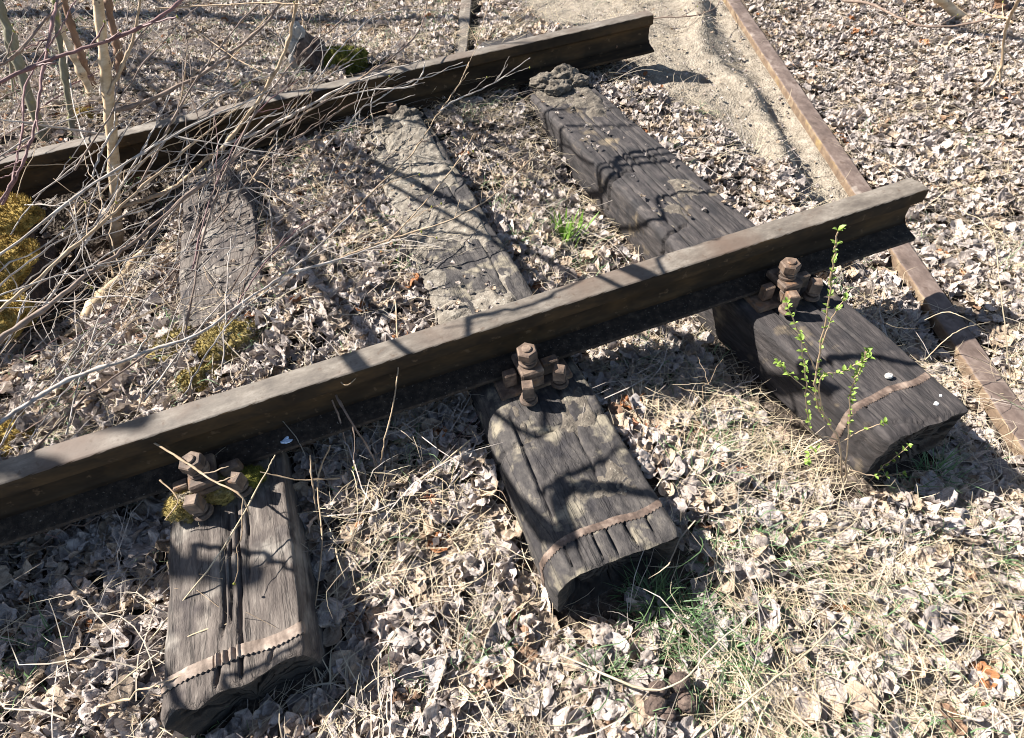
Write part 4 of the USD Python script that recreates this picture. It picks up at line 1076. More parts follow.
stone(467, 458, .027, 'flat grey stone under the front rail left of the middle sleeper', seed=1, dz=.014)
stone(395, 108, .03, 'grey stone against the rear rail at the middle sleeper', seed=2, dz=.04)
stone(320, 188, .035, 'bluish grey stone in the litter between the leftmost and middle sleepers', seed=3, dz=.01)
stone(720, 405, .014, 'small dark stone in straw before the right sleeper', 'clod', seed=4, dz=.01)
stone(755, 495, .016, 'dark pebble in the straw below the right sleeper', 'clod', seed=14, dz=.014)
_q = at(888, 377, .004)
h = mound(_q + [0, 0, .004], .008, .007, .006, 5, .3); single('pebble', 'pale pebble lying on the right sleeper', 'pebble', h, 'pale_stone', smooth=True)
for i, (px, py, r) in enumerate([(936, 404, .006), (940, 396, .004)]):
    q = at(px, py, .0)
    g = mound(q, r, r * .75, .0035, 140 + i, .6, 3); single('dropping', ['larger white bird dropping on the right sleeper end', 'smaller white bird dropping on the right sleeper end'][i], 'dropping', g, 'dropping', smooth=True)
for i, (px, py, r, lab) in enumerate([(676, 687, .021, 'dark oval clod, topmost of the brown heap'), (655, 694, .017, 'rounded clod with an orange face, left in the brown heap'), (684, 707, .018, 'long clod at the right of the brown heap'), (653, 710, .02, 'pale brown clod at the lower left of the brown heap'), (664, 720, .017, 'crumbling clod at the bottom of the brown heap')]):
    q = on_ground(px, py) + [0, 0, .040]
    single('clod', lab, 'clod', mound(q, r, r * .8, r * .75, 60 + i, .25, 4), 'clod', smooth=True)
# lumps of soil where the rear fastenings are buried
for i, (x, y, z, r, lab) in enumerate([(.21, 1.36, .02, .05, 'soil lump left of the rear fastening on the middle sleeper'), (.31, 1.37, .025, .055, 'soil lump right of the rear fastening on the middle sleeper'), (.26, 1.29, .012, .045, 'soil lump before the rear fastening on the middle sleeper'),
                                       (.90, 1.37, .03, .055, 'large soil lump on the rear end of the right sleeper'), (.99, 1.37, .035, .06, 'dark soil lump right of the rear fastening on the right sleeper'), (1.04, 1.33, .02, .045, 'soil lump at the right edge of the right sleeper near the rear rail'), (.94, 1.31, .02, .05, 'soil lump nearest the viewer at the rear of the right sleeper')]):
    single('soil_lump', lab, 'soil lump', mound(np.array([x, y, z]), r, r * .85, r * .6, 90 + i, .45, 4), 'crust', smooth=True)
# decayed wood and red bracken
for i, (a, b, r, lab) in enumerate([((630, 424), (672, 440), .006, 'strip of rotten red wood in straw right of the middle sleeper'), ((705, 462), (740, 470), .006, 'red dead fern scrap before the right sleeper'), ((420, 500), (452, 494), .005, 'rust-red bracken scrap under the front rail')]):
    A, B = on_ground(*a, .02), on_ground(*b, .016)
    out = []
    for k in range(12):
        f = RS(k + i * 20).uniform(0, 1); p0 = A + (B - A) * f; d = RS(k + 7).normal(0, .012, 3); d[2] = abs(d[2]) * .6
        out.append(twig_mesh([p0 - d * .6, p0 + d * .2 + [0, 0, .003], p0 + d], .0022, .0012, k, .6, 5))
    t = thing('rotten_wood', lab, 'wood scrap', (A + B) / 2)
    part(t, 'strip', twig_mesh([A, (A + B) / 2 + [0, 0, .004], B], r, r * .5, i, .5, 7), 'rotten_red', smooth=False)
    part(t, 'splinters', cat_mesh(out), 'rotten_red', smooth=False)
_q = at(286, 441, .03)
g = mound(_q, .016, .01, .006, 71, .6, 3); single('plastic_scrap', 'crumpled bluish plastic scrap on the foot of the front rail', 'scrap', g, 'plastic_blue', smooth=False)


# ------------------------------------------------------------------ shrubs and branches
def through(pts, r0, r1, seed=0, jit=.12, sides=7, per=6):
    return twig_mesh([np.array(p) for p in pts], r0, r1, seed, jit, sides, per)


def px_line(pts):
    """(px, py, z) triples surveyed as points at height z."""
    return [at(*p) for p in pts]


# birch sapling in the left, between the panel's rails
_b = on_ground(118, 277)
T = lambda px, py, dy=0: aty(px, py, _b[1] + dy)
tr = [_b + [.0, 0, -.06], _b, T(116, 215, .0), T(113, 150, .01), T(106, 75, .02), T(98, 0, .03)]
_up = tr[-1] - tr[-2]; _up /= np.linalg.norm(_up)
tr += [tr[-1] + _up * .5 + [.05, 0, .1], tr[-1] + _up * 1.0 + [.05, .1, .35], tr[-1] + _up * 1.4 + [.0, .1, 1.1]]
t = thing('birch_sapling', 'slender pale-barked sapling with bare branches, between the rails at left', 'sapling', _b)
C = smooth_line(tr, 64); R = np.interp(np.linspace(0, 1, 64), [0, .06, .3, .6, 1], [.027, .0225, .019, .015, .004])
R = R * (1 + .06 * RS(3).randn(64)); R[[14, 21, 27, 33]] *= 1.22
part(t, 'trunk', tube(C, R, 14, rough=.05, seed=2), 'bark_birch', smooth=60)
zt = lambda px, py, dy=0: T(px, py, dy)
for k, (pts, r0, r1, mat) in enumerate([
        ([zt(117, 208), aty(170, 190, _b[1] - .05), aty(205, 160, _b[1] - .08), aty(225, 145, _b[1] - .1), aty(262, 95, _b[1] - .12), aty(285, 50, _b[1] - .14), aty(296, 5, _b[1] - .16), aty(300, -40, _b[1] - .18)], .0075, .0035, 'twig_tan'),
        ([aty(225, 145, _b[1] - .1), aty(262, 130, _b[1] - .14), aty(305, 108, _b[1] - .2), aty(350, 84, _b[1] - .24), aty(420, 60, _b[1] - .3)], .0055, .002, 'twig_grey'),
        ([zt(112, 112), aty(150, 100, _b[1] + .05), aty(205, 72, _b[1] + .1), aty(240, 46, _b[1] + .13), aty(275, 12, _b[1] + .16), aty(290, -20, _b[1] + .2)], .0065, .003, 'twig_brown'),
        ([zt(108, 95), aty(125, 60, _b[1] + .02), aty(135, 30, _b[1] + .02), aty(141, -10, _b[1])], .0055, .003, 'twig_tan'),
        ([zt(116, 185), aty(140, 165, _b[1] + .04), aty(165, 135, _b[1] + .07), aty(180, 105, _b[1] + .1), aty(187, 55, _b[1] + .1)], .005, .002, 'twig_tan'),
        ([zt(104, 134, .0), aty(60, 128, _b[1] - .05), aty(20, 122, _b[1] - .1), aty(-30, 115, _b[1] - .1)], .0035, .002, 'twig_grey'),
        ([tr[6], tr[6] + [.2, .1, .35], tr[6] + [.35, .15, .8]], .007, .002, 'twig_brown'), ([tr[7], tr[7] + [-.2, .0, .3], tr[7] + [-.3, .1, .9]], .007, .002, 'twig_brown'), ([tr[7], tr[7] + [.2, -.1, .3], tr[7] + [.4, -.2, .7]], .006, .002, 'twig_brown')]):
    part(t, 'branch', through(pts, r0, r1, 50 + k), mat, smooth=60)

# a fallen birch piece at its foot
A, B = on_ground(74, 336, .02), on_ground(152, 243, .03)
single('fallen_branch', 'short white-barked fallen branch lying at the foot of the sapling', 'branch', through([A, A * .6 + B * .4 + [0, 0, .01], B], .021, .013, 9, .1, 10, 8), 'bark_birch', smooth=60)

# multi-stemmed shrubs behind the rear rail, top left
for k, (pts, r0, r1, mat, lab, dy) in enumerate([
        ([(46, 140), (25, 85), (14, 46), (-2, 3), (-20, -50)], .021, .015, 'bark_olive', 'thick olive shrub stem leaning left at the top left corner', .0),
        ([(74, 134), (69, 104), (62, 58), (55, 12), (50, -40)], .013, .009, 'bark_olive', 'thin greenish stem left of the birch trunk behind the rear rail', .05),
        ([(96, 95), (85, 68), (77, 42), (66, 8), (58, -40)], .021, .014, 'bark_brown', 'red-brown stem leaning left behind the birch trunk', .35),
        ([(95, 102), (84, 78), (70, 50), (58, 20), (48, -20)], .019, .012, 'bark_birch', 'pale stem crossing the red-brown one behind the birch trunk', .3),
        ([(122, 80), (117, 45), (110, 15), (104, -30)], .02, .016, 'bark_brown', 'brown stem just right of the birch trunk behind the rear rail', .35),
        ([(16, 100), (10, 60), (2, 20), (-10, -20)], .010, .007, 'bark_olive', 'thin dark stem at the left edge of the top left corner', .2)]):
    q = on_ground(*pts[0])
    P = [q + [0, 0, -.05], q] + [aty(a, b, q[1] + .02 * i) for i, (a, b) in enumerate(pts[1:], 1)]
    d = P[-1] - P[-2]; d /= np.linalg.norm(d)
    P += [P[-1] + d * .5 + [0, 0, .15], P[-1] + d * .9 + [.05, .05, .7]]
    t = thing('shrub_stem', lab, 'shrub stem', q)
    part(t, 'stem', through(P, r0, r1 * .5, 70 + k, .06, 10, 7), mat, smooth=60)
    e = P[-2]
    for j in range(3):
        part(t, 'branch', through([e, e + [.15 * (j - 1), .1, .3], e + [.3 * (j - 1), .15 * (j - .5), .75]], r1 * .4, .0015, 170 + 3 * k + j), 'twig_brown', smooth=60)
# top right
for k, (pts, r0, r1, mat, lab) in enumerate([
        ([(966, 22), (950, 8), (935, -8), (915, -40)], .022, .016, 'bark_birch', 'pale leaning shrub stem at the top right, left of two'),
        ([(1001, 14), (1000, -5), (1004, -40)], .024, .018, 'bark_brown', 'brown shrub stem at the top right corner, right of two')]):
    q = on_ground(*pts[0]); P = [q + [0, 0, -.05], q] + [aty(a, b, q[1] + .03 * i) for i, (a, b) in enumerate(pts[1:], 1)]
    d = P[-1] - P[-2]; d /= np.linalg.norm(d); P += [P[-1] + d * .6 + [0, 0, .3]]
    t = thing('shrub_stem', lab, 'shrub stem', q); part(t, 'stem', through(P, r0, r1, 80 + k, .05, 10, 7), mat, smooth=60)

# long branches and twigs one can follow: ((px, py, height) ...), radius from, to, bark, label
LONG = [
    ([(-20, 92, .55), (30, 68, .56), (60, 56, .57), (115, 38, .58), (160, 17, .6), (195, -12, .62)], .0042, .0034, 'bark_purple', 'long purple bramble cane crossing the birch trunk at the top left'),
    ([(62, -20, .5), (52, 25, .47), (42, 75, .42), (36, 120, .35), (24, 160, .28), (2, 205, .2)], .0045, .0032, 'bark_purple', 'dark purple cane curving down to the left edge'),
    ([(-10, 215, .22), (12, 180, .25), (22, 130, .3), (28, 80, .36), (60, 30, .42), (80, -10, .46)], .003, .002, 'bark_purple', 'thinner purple cane running beside the dark one at left'),
    ([(-20, 437, .10), (30, 402, .12), (75, 377, .14), (130, 358, .15), (147, 351, .15), (198, 334, .15), (246, 300, .15), (285, 274, .15), (325, 240, .16), (362, 203, .17)], .0048, .0018, 'twig_grey', 'long grey twig lying across the litter behind the front rail at left'),
    ([(285, 274, .15), (330, 262, .14), (362, 252, .13), (395, 240, .13)], .0035, .0016, 'twig_grey', 'fork of the long grey twig pointing to the middle sleeper'),
    ([(-20, 352, .18), (40, 312, .2), (90, 272, .22), (130, 245, .22), (200, 185, .22), (260, 140, .22), (330, 98, .22), (412, 40, .25), (430, -10, .28)], .0058, .0022, 'twig_brown', 'dark brown branch running diagonally from the left edge to the rear rail'),
    ([(-20, 325, .2), (30, 285, .22), (100, 225, .25), (150, 180, .25), (210, 130, .26), (260, 92, .28)], .0042, .002, 'twig_tan', 'tan branch diagonal across the birch foot, parallel to the brown one'),
    ([(330, 262, .08), (394, 238, .10), (446, 222, .11), (486, 201, .11), (510, 180, .1), (540, 150, .09)], .0026, .0014, 'twig_tan', 'pinkish thin twig over the rear part of the middle sleeper'),
    ([(330, 232, .1), (372, 193, .12), (413, 152, .13), (440, 111, .14), (467, 68, .14), (492, -5, .16)], .0026, .0014, 'twig_tan', 'thin reddish twig rising over the rear rail beside the middle sleeper'),
    ([(385, 245, .1), (429, 198, .12), (459, 160, .13), (474, 134, .14)], .0022, .0012, 'twig_tan', 'short thin twig over the middle sleeper'),
    ([(320, 102, .2), (370, 90, .2), (408, 87, .2), (421, 76, .21), (425, 62, .22)], .0028, .0016, 'twig_grey', 'pale hooked twig in front of the rear rail'),
    ([(440, 111, .14), (456, 100, .14), (492, 84, .14), (530, 58, .15)], .0024, .0014, 'twig_grey', 'pale twig arching in front of the rear rail toward the right sleeper'),
    ([(155, 8, .5), (205, 6, .5), (260, 3, .51), (316, 5, .52)], .0022, .0016, 'twig_tan', 'pale budding twig across the top left edge'),
    ([(150, 2, .45), (185, 22, .42), (230, 55, .36), (262, 72, .33)], .0018, .0012, 'twig_tan', 'fine pinkish twig drooping behind the red-brown branch'),
    ([(-10, 70, .45), (15, 55, .46), (45, 20, .47), (62, 3, .48)], .0045, .0035, 'twig_brown', 'short dark branch at the top left corner'),
    ([(-10, 300, .12), (60, 302, .12), (120, 296, .12), (170, 310, .1)], .0022, .0012, 'twig_grey', 'pale level twig before the moss cushions'),
    ([(25, 205, .18), (45, 205, .2), (70, 212, .18), (82, 250, .1)], .0022, .0016, 'twig_grey', 'pale arched twig over the dark hollow at left'),
    ([(60, 12, .3), (75, 110, .2), (98, 180, .14), (103, 235, .06)], .0024, .0016, 'twig_grey', 'upright thin twig left of the birch trunk'),
    ([(150, 440, .14), (190, 465, .12), (212, 480, .11), (240, 495, .1), (250, 515, .06)], .0022, .0016, 'twig_tan', 'crooked twig hanging over the leftmost fastening'),
    ([(160, 480, .09), (178, 500, .07), (165, 520, .04)], .0016, .001, 'twig_tan', 'side shoot of the crooked twig by the leftmost fastening'),
    ([(290, 590, -.03), (270, 610, -.02), (180, 640, .0), (110, 690, -.05)], .0016, .0012, 'straw', 'thin dry stalk over the crimped end strap'),
    ([(150, 640, -.05), (215, 560, .04), (262, 480, .09), (275, 455, .12)], .0016, .0012, 'straw', 'long dry stalk leaning across the leftmost sleeper'),
    ([(395, 300, .17), (398, 370, .13), (385, 440, .05), (380, 465, -.05)], .0018, .001, 'twig_tan', 'slender shoot before the front rail left of the middle sleeper'),
    ([(330, 365, .15), (345, 385, .14), (362, 372, .14)], .0016, .001, 'twig_tan', 'forked budding shoot before the front rail'),
    ([(336, 395, .10), (350, 420, .07), (372, 455, -.02), (385, 490, -.12)], .0026, .0018, 'twig_brown', 'brown dead stem under the front rail'),
    ([(332, 400, .08), (340, 420, .04), (346, 445, -.02)], .0020, .0014, 'twig_brown', 'short brown stem beside the dead one'),
    ([(470, 440, -.02), (440, 465, -.05), (405, 490, -.1), (380, 500, -.13)], .0016, .0012, 'straw', 'pale straight stalk pointing to the middle sleeper'),
    ([(310, 455, .03), (312, 480, -.01), (318, 520, -.08), (330, 560, -.13)], .0018, .0012, 'twig_tan', 'long stalk beside the right flank of the leftmost sleeper'),
    ([(330, 445, .02), (318, 480, -.02), (322, 540, -.06), (316, 600, -.09), (312, 650, -.11), (318, 690, -.12)], .0018, .0012, 'twig_tan', 'looping dry vine down the right of the leftmost sleeper'),
    ([(340, 478, -.04), (300, 480, -.0), (260, 472, .04)], .0018, .001, 'twig_tan', 'pale stalk lying toward the leftmost fastening'),
    ([(617, 18 + 28, .06), (613, 55, .02), (609, 67, -.03)], .0036, .0042, 'bark_brown', 'short upright stub before the rear rail end'),
    ([(842, 0, .02), (870, 4, .04), (900, 18, .05), (925, 26, .05), (960, 25, .06), (1000, 16, .1)], .0055, .003, 'twig_brown', 'arching dark branch on the leaves at the top right'),
    ([(1024, -10, .35), (1010, 18, .22), (1004, 40, .12), (1000, 82, -.02)], .006, .004, 'twig_tan', 'pale hanging branch at the top right edge'),
    ([(1012, 22, .2), (1005, 18, .15), (993, 17, .08)], .004, .003, 'twig_tan', 'short side branch at the top right edge'),
    ([(640, 18, -.05), (690, 16, -.04), (715, 8, -.04), (722, -5, -.04)], .003, .002, 'twig_brown', 'thin twig on the sand beyond the rear rail end'),
    ([(925, 320, -.14), (945, 312, -.08), (965, 318, -.07), (985, 330, -.14)], .0012, .0009, 'straw', 'arched dry stalk over the shaded part of the sunken rail'),
    ([(925, 360, -.16), (945, 340, -.1), (965, 328, -.09), (990, 322, -.16)], .0012, .0009, 'straw', 'second arched dry stalk over the sunken rail'),
    ([(960, 210, -.1), (990, 230, .0), (1002, 300, -.05), (1010, 380, -.22)], .0012, .0009, 'straw', 'tall dry stalk right of the sunken rail'),
    ([(560, 655, -.12), (660, 690, -.1), (720, 640, -.1), (770, 600, -.13)], .0018, .0012, 'straw', 'long straw stalk over the brown clods'),
    ([(700, 738, -.14), (760, 690, -.12), (810, 650, -.12), (850, 610, -.14)], .0018, .0012, 'straw', 'long straw stalk in the right foreground'),
]
for k, (pts, r0, r1, mat, lab) in enumerate(LONG):
    P = px_line(pts)
    cat = 'stalk' if 'stalk' in lab or 'vine' in lab else ('branch' if 'branch' in lab or 'cane' in lab else 'twig')
    t = thing({'stalk': 'dry_stalk', 'branch': 'bare_branch', 'twig': 'twig'}[cat], lab, cat, P[0])
    part(t, 'stem', through(P, r0, r1, 200 + k, .07, 7, 7), mat, smooth=60)
    if r0 > .002 and mat != 'straw':            # side twigs with a bud at the tip
        rs = RS(900 + k); C = smooth_line(P, 40)
        ln = np.linalg.norm(P[-1] - P[0])
        for j in range(int(min(6, 2 + ln * 4))):
            i = rs.randint(6, 36); d = C[i + 2] - C[i]; d /= np.linalg.norm(d)
            o = rs.normal(0, 1, 3); o -= d * (o @ d); o /= np.linalg.norm(o); o[2] = abs(o[2]) * .7
            l = rs.uniform(.03, .14); m_ = C[i] + d * l * .4 + o * l * .35; e = C[i] + d * l * .8 + o * l * .8
            s = part(t, 'side_twig', through([C[i], m_, e], r1 * .7, r1 * .4, 1000 + 10 * k + j, .2, 5, 4), mat, smooth=60)
            if rs.rand() < .5:
                part(s, 'bud', mound(e, .0024, .0024, .0042, j, .1, 1), 'bud_green', smooth=True)

# the tangle of fine twigs at the left: each one a thing
rs = RS(4242)
_zones = [((0, 170, 260, 330), 30, 'before the rear rail'), ((0, 330, 200, 450), 14, 'behind the front rail at left'), ((180, 120, 420, 260), 14, 'over litter left of the middle sleeper'),
          ((300, 440, 470, 560), 22, 'under the front rail by the leftmost sleeper'), ((0, 520, 160, 730), 14, 'left of the leftmost sleeper end'), ((0, 0, 300, 120), 10, 'behind the rear rail at top left'), ((560, 330, 780, 520), 10, 'in straw between the middle and right sleepers')]
for (xa, ya, xb, yb), num, wh in _zones:
    for k in range(num):
        a, b = rs.uniform(xa, xb), rs.uniform(ya, yb)
        q = on_ground(a, b)
        if on_panel(np.array([q[0]]), np.array([q[1]]), .0)[0] and q[1] < 0: continue
        an = rs.normal(.75, .75); l = rs.uniform(.10, .42) * (1.3 if yb < 340 else 1)
        e = abs(rs.normal(.18, .22)); d = np.array([math.cos(an) * math.cos(e), math.sin(an) * math.cos(e), math.sin(e)])
        s = np.array([-d[1], d[0], 0]); bend = rs.normal(0, .12)
        P = [q + [0, 0, rs.uniform(.0, .05)]]
        for f in (.35, .7, 1.0):
            v = P[0] + d * l * f + s * l * bend * f * f * 2 + [0, 0, -.25 * l * f * f * rs.uniform(0, .8)]
            v[2] = max(v[2], float(gh(v[0], v[1])) + .006); P.append(v)
        r = rs.choice([.0008, .0011, .0015, .0021], p=[.3, .35, .25, .1])
        mat = rs.choice(['twig_grey', 'twig_tan', 'twig_brown', 'bark_purple'], p=[.55, .25, .15, .05])
        colour = {'twig_grey': 'grey', 'twig_tan': 'tan', 'twig_brown': 'brown', 'bark_purple': 'purplish'}[mat]
        size = 'thin short' if l < .26 else 'thin long'
        lab = f'{size} {colour} twig {wh}'
        t = thing('twig', lab, 'twig', P[0], f'{size} {colour} twigs {wh}')
        part(t, 'stem', through(P, r, r * .5, rs.randint(1e6), .35, 5, 4), mat, smooth=60)
        if l > .2:
            for j in range(rs.randint(1, 4)):
                f = rs.uniform(.25, .85); i0 = P[1] + (P[3] - P[1]) * f; dd = d + rs.normal(0, .6, 3); dd[2] = abs(dd[2]) * .6; ll = l * rs.uniform(.15, .4)
                part(t, 'side_twig', through([i0, i0 + dd * ll * .5, i0 + dd * ll + [0, 0, -.01]], r * .6, r * .4, rs.randint(1e6), .4, 4, 3), mat, smooth=60)

rs = RS(5150)
for (xa, ya, xb, yb), num, wh in [((-10, 120, 300, 340), 40, 'before the rear rail'), ((0, 10, 380, 150), 46, 'at the top left'), ((-10, 300, 220, 440), 16, 'behind the front rail')]:
    for k in range(num):
        a, b = rs.uniform(xa, xb), rs.uniform(ya, yb); z0 = rs.uniform(.0, .3); q = at(a, b, z0)
        an = rs.normal(.75, .5); e = rs.normal(.15, .22); l = rs.uniform(.35, .95)
        d = np.array([math.cos(an) * math.cos(e), math.sin(an) * math.cos(e), math.sin(e)]); s = np.array([-d[1], d[0], 0]); bd = rs.normal(0, .07)
        P = [q + d * l * (f - .5) + s * l * bd * (2 * f - 1) ** 2 - np.array([0, 0, .12 * l * (2 * f - 1) ** 2]) for f in (0, .3, .6, 1)]
        for p in P: p[2] = max(p[2], float(gh(p[0], p[1])) + .01)
        if min(p[1] for p in P) < .07: continue
        r = rs.choice([.0014, .002, .0028], p=[.5, .35, .15]); mat = rs.choice(['twig_grey', 'twig_tan', 'twig_brown', 'bark_purple'], p=[.5, .2, .2, .1])
        colour = {'twig_grey': 'grey', 'twig_tan': 'tan', 'twig_brown': 'brown', 'bark_purple': 'purplish'}[mat]; size = ('long ' if l > .72 else 'short ' if l < .5 else '') + ('slender' if r < .0024 else 'stout')
        bow = 'bowed' if abs(bd) > .05 else 'straight'; side = 'left of the birch' if q[0] < _b[0] - .02 else 'right of the birch' if q[0] < -.45 else 'far right of the birch'
        t = thing('twig', f'{size} {bow} {colour} branchlet {side}, {wh}', 'twig', P[0], f'{size} {bow} {colour} branchlets {side}, {wh}')
        part(t, 'stem', through(P, r, r * .5, rs.randint(1e6), .12, 5, 6), mat, smooth=60)
        for j in range(rs.randint(1, 4)):
            f = rs.uniform(.2, .9); i0 = P[1] + (P[3] - P[1]) * f; dd = d + rs.normal(0, .45, 3); ll = l * rs.uniform(.12, .35)
            i0 = smooth_line(P, 30)[int(f * 29)]
            part(t, 'side_twig', through([i0, i0 + dd * ll * .5, i0 + dd * ll + [0, 0, .01]], r * .6, r * .4, rs.randint(1e6), .25, 4, 4), mat, smooth=60)

rs = RS(616)
_made = 0
for _ in range(200):
    if _made >= 17: break
    a, b = rs.uniform(-20, 330), rs.uniform(20, 300); q = at(a, b, rs.uniform(.08, .42))
    an = rs.normal(.95, .3); e = rs.normal(.12, .14); l = rs.uniform(.8, 1.6)
    d = np.array([math.cos(an) * math.cos(e), math.sin(an) * math.cos(e), math.sin(e)]); sd_ = np.array([-d[1], d[0], 0]); bd = rs.normal(0, .05)
    P = [q + d * l * (f - .5) + sd_ * l * bd * (2 * f - 1) ** 2 - np.array([0, 0, .08 * l * (2 * f - 1) ** 2]) for f in (0, .25, .5, .75, 1)]
    if min(p[1] for p in P) < .1: continue
    for p in P: p[2] = max(p[2], float(gh(p[0], p[1])) + .015)
    r = rs.uniform(.0022, .0038); mat = rs.choice(['twig_grey', 'twig_tan', 'twig_brown', 'bark_purple'], p=[.3, .35, .3, .05])
    colour = {'twig_grey': 'grey', 'twig_tan': 'tan', 'twig_brown': 'brown', 'bark_purple': 'purplish'}[mat]
    v = px_of(np.array(P)); far = 'reaching over the rear rail' if P[-1][1] > GAUGE else 'ending before the rear rail'
    side = 'left of the birch' if q[0] < _b[0] - .02 else 'right of the birch' if q[0] < -.45 else 'far right of the birch'
    t = thing('bare_branch', f'long {"thick" if r > .003 else "thin"} {colour} branch {side}, {far}', 'branch', P[0], f'long {"thick" if r > .003 else "thin"} {colour} branches {side}, {far}')
    part(t, 'stem', through(P, r, r * .45, rs.randint(1e6), .07, 6, 7), mat, smooth=60)
    cc = smooth_line(P, 40)
    for j in range(rs.randint(2, 5)):
        i0 = cc[rs.randint(6, 36)]; dd = d + rs.normal(0, .4, 3); ll = l * rs.uniform(.1, .28)
        part(t, 'side_twig', through([i0, i0 + dd * ll * .5, i0 + dd * ll + [0, 0, .01]], r * .5, r * .3, rs.randint(1e6), .2, 5, 4), mat, smooth=60)
    _made += 1

# green sapling before the right sleeper
_q = on_ground(846, 486)
t = thing('green_sapling', 'slender sapling with small fresh green leaves before the right sleeper end', 'sapling', _q)
g_ = lambda px, py, dy: aty(px, py, _q[1] + dy)
_twigs = [([_q + [0, 0, -.02], g_(838, 440, .01), g_(818, 405, .03), g_(817, 370, .04), g_(828, 306, .05), g_(833, 259, .06), g_(838, 232, .06)], .0022, .0010, 'stem'),
          ([_q + [0.004, 0, -.02], g_(848, 434, .0), g_(853, 387, .0), g_(861, 366, .0), g_(867, 352, .0)], .0017, .0007, 'stem'),
          ([g_(838, 440, .01), g_(811, 430, .0), g_(806, 385, .0), g_(801, 340, .0)], .0014, .0006, 'branch'),
          ([g_(824, 420, .02), g_(820, 380, .0), g_(842, 372, -.01), g_(868, 358, -.02)], .0011, .0006, 'branch'),
          ([g_(858, 492, .0), g_(880, 470, -.02), g_(908, 446, -.04)], .0014, .0007, 'branch'),
          ([g_(850, 470, .0), g_(875, 476, -.03), g_(903, 474, -.05)], .0011, .0006, 'branch'),
          ([g_(845, 440, .0), g_(862, 430, -.01), g_(884, 423, -.02)], .0012, .0006, 'branch'),
          ([g_(822, 345, .03), g_(832, 318, .03), g_(845, 298, .03)], .0010, .0005, 'branch'),
          ([g_(817, 372, .04), g_(800, 335, .03), g_(786, 302, .03)], .0010, .0005, 'branch'),
          ([g_(820, 400, .03), g_(790, 375, .02), g_(778, 362, .02)], .0010, .0005, 'branch'),
          ([g_(838, 440, .01), g_(815, 447, .0), g_(806, 462, .0)], .0010, .0005, 'branch')]
for k, (P, r0, r1, nm) in enumerate(_twigs):
    part(t, nm, through(P, r0, r1, 600 + k, .1, 6, 6), 'twig_tan', smooth=60)
rs = RS(71)


def leaflet(p, d, ln, w, seed):
    n = np.cross(d, [0, 0, 1.0]); n /= max(np.linalg.norm(n), 1e-6); up = np.cross(n, d)
    R = np.array([.1, .7, 1, .8, .08])[:, None] * w / 2; f = np.linspace(0, 1, 5)[:, None]
    Cc = p + d * ln * f + up * ln * .25 * f * (1 - f) * 2
    return grid_mesh(np.stack([Cc - n * R + up * R * .5, Cc, Cc + n * R + up * R * .5], 1))


for P, r0, r1, nm in _twigs:
    C = smooth_line(P, 60); L_ = np.linalg.norm(np.diff(C, axis=0), axis=1).sum()
    spots = [59] + [int(59 * f) for f in np.arange(.93, .35 if nm == 'branch' else .25, -.022 / L_ * rs.uniform(1.0, 1.6))]
    for i in spots:
        dirn = C[min(i + 1, 59)] - C[i - 1]; dirn /= np.linalg.norm(dirn)
        ms = []
        for j in range(rs.randint(2, 5) if i != 59 else 5):
            o = rs.normal(0, 1, 3); o -= dirn * (o @ dirn); o /= np.linalg.norm(o)
            d = o * .8 + dirn * .5 + [0, 0, .3]; d /= np.linalg.norm(d)
            ms.append(leaflet(C[i], d, rs.uniform(.006, .0125), rs.uniform(.004, .0075), j))
        part(t, 'leaf_cluster', cat_mesh(ms), 'young_leaf', smooth=True)

# bare trees left of the view that shade the left of the scene
def bare_tree(x, y, h, r, lean, label, seed, limbs=3):
    rs = RS(seed); b = np.array([x, y, float(gh(x, y)) - .1])
    t = thing('bare_tree', label, 'tree', b)
    top = b + [lean[0], lean[1], h]
    P = [b, b + (top - b) * .3 + [*rs.normal(0, .04, 2), 0], b + (top - b) * .65 + [*rs.normal(0, .06, 2), 0], top]
    C = smooth_line(P, 40); R = np.linspace(r, r * .75, 40) * (1 + .08 * rs.randn(40)); R[0] *= 1.5; R[1] *= 1.2
    part(t, 'trunk', tube(C, R, 12, rough=.08, seed=seed), 'bark_olive', smooth=60)
    for k in range(limbs):
        i = int(rs.uniform(.6, .97) * 39); a = rs.uniform(0, 6.28); l = (h * .22) * (1.1 - i / 55); e = rs.uniform(.4, 1.0)
        d = np.array([math.cos(a) * math.cos(e), math.sin(a) * math.cos(e), math.sin(e)])
        Q = [C[i], C[i] + d * l * .5 + rs.normal(0, .04, 3), C[i] + d * l + [0, 0, l * .1]]
        br = part(t, 'branch', twig_mesh(Q, R[i] * .45, .004, rs.randint(1e6), .2, 6, 6), 'bark_olive', smooth=60)
        cc = smooth_line(Q, 20); ms = []
        for j in range(3):
            u = rs.randint(5, 20); dd = d + rs.normal(0, .7, 3); ll = l * rs.uniform(.2, .5)
            ms.append(twig_mesh([cc[u], cc[u] + dd * ll * .5, cc[u] + dd * ll], .005, .0015, rs.randint(1e6), .3, 4, 4))
        part(br, 'twigs', cat_mesh(ms), 'twig_brown', smooth=60)


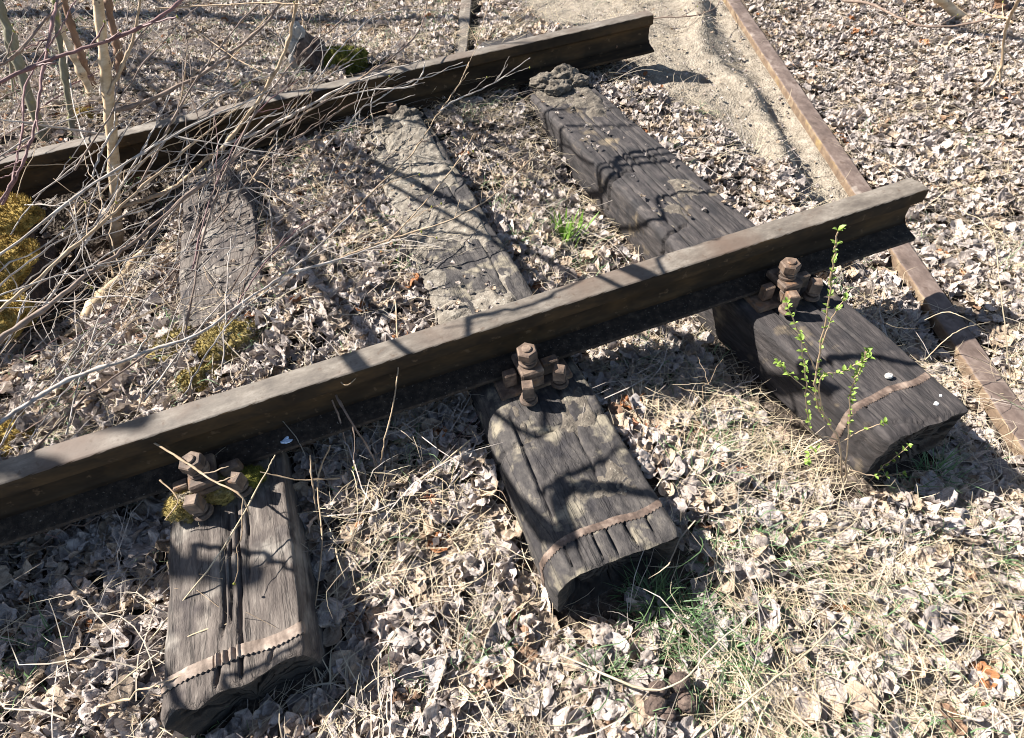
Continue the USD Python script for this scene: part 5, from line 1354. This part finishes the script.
def overhang(label, foot, h, limbs, seed):
    """A bare tree beside the view; each limb runs from the trunk over the scene. limbs: (spots it shades [(px, py, z)], heights along the sun's ray, radius)."""
    rs = RS(seed); b = np.array([*foot, float(gh(*foot)) - .1]); top = b + [.3, -.2, h]
    t = thing('bare_tree', label, 'tree', b)
    C = smooth_line([b, b + (top - b) * .35 + [.05, .04, 0], b + (top - b) * .7 + [-.04, 0, 0], top], 40)
    part(t, 'trunk', tube(C, np.linspace(.09, .03, 40), 12, rough=.08, seed=seed), 'bark_olive', smooth=60)
    for k, (spots, lift, r) in enumerate(limbs):
        for more in np.arange(0, 2.2, .08):              # high enough that the limb hangs above the view
            Q = [at(*q) + SUN * (d + more) for q, d in zip(spots, np.linspace(lift[0], lift[1], len(spots)))]
            base = C[int(np.clip((Q[0][2] + .15 - b[2]) / h, .15, .97) * 39)]
            P = [base, base * .45 + Q[0] * .55 + [0, 0, .12], *Q]
            v = px_of(smooth_line(P, 60))
            if not np.any((v[:, 2] > 0) & (v[:, 0] > -60) & (v[:, 0] < W + 60) & (v[:, 1] > -45)): break
        r = r * (1 + .35 * more)
        br = part(t, 'branch', twig_mesh(P, max(r * 1.7, .011), r * .7, seed + k, .05, 7, 7), 'bark_olive', smooth=60)
        cc = smooth_line(Q, 30)
        for j in range(1):
            u = rs.randint(3, 28); d = cc[min(u + 1, 29)] - cc[u - 1]; d /= np.linalg.norm(d); dd = d + rs.normal(0, .55, 3); l = rs.uniform(.12, .35)
            if np.any((px_of(np.array([cc[u] + dd * l, cc[u] + dd * l * .5]))[:, 1] > -20)): continue
            part(br, 'side_twig', twig_mesh([cc[u], cc[u] + dd * l * .5, cc[u] + dd * l], r * .5, r * .25, rs.randint(1e6), .2, 5, 4), 'twig_brown', smooth=60)


def shade_from(px, py, z, dist):
    """Where a trunk must stand for its shadow to run over a spot, dist metres toward the sun."""
    q = at(px, py, z); s = SUN[:2] / np.linalg.norm(SUN[:2])
    return q[0] + s[0] * dist, q[1] + s[1] * dist


for i, (px, py, z, dist, h, r, lab) in enumerate([(235, 600, 0, 2.2, 2.3, .035, 'broken bare young tree left of the view, shading the leftmost sleeper'), (175, 412, .16, 2.3, 2.42, .04, 'bare tree stub left of the view, shading the front rail'),
                                             (20, 655, -.1, 1.6, 1.75, .07, 'thick tree stub nearest the left edge of the view'), (55, 455, .16, 2.0, 2.2, .045, 'second bare tree stub left of the view, shading the front rail')]):
    x, y = shade_from(px, py, z, dist)
    bare_tree(x, y, h, r, (RS(i).uniform(-.06, .06), RS(i + 4).uniform(-.06, .06)), lab, 880 + i)

overhang('bare tree left of the view whose branches reach above the two right sleepers', (-2.0, 5.2), 4.4, [
    ([(570, 165, 0), (620, 156, 0), (665, 147, 0)], (1.25, 1.1), .009),
    ([(610, 205, 0), (660, 196, 0), (715, 192, 0)], (1.2, 1.0), .006), ([(390, 225, 0), (440, 232, 0), (500, 236, 0)], (1.25, 1.1), .006)], 61)
overhang('bare tree left of the view whose branches reach above the front rail', (-2.6, 4.9), 4.6, [
    ([(505, 490, 0), (560, 490, 0), (610, 488, 0), (660, 496, 0)], (1.25, 1.0), .012), ([(400, 350, .16), (470, 318, .16), (540, 302, .16), (600, 262, .16)], (1.2, 1.0), .004),
    ([(620, 285, .16), (660, 255, .16), (720, 236, .16)], (1.1, 1.0), .004), ([(750, 352, 0), (800, 362, 0), (860, 356, 0), (930, 366, 0)], (1.2, 1.0), .010)], 67)
overhang('bare tree left of the view whose branches reach above the leftmost sleeper', (-3.2, 4.4), 4.0, [
    ([(150, 515, 0), (200, 545, 0), (250, 552, 0), (300, 572, 0)], (1.0, .85), .005), ([(165, 670, 0), (230, 678, 0), (300, 640, 0)], (.95, .85), .005), ([(0, 600, -.1), (60, 618, -.1), (140, 602, -.1)], (.9, .8), .012)], 73)
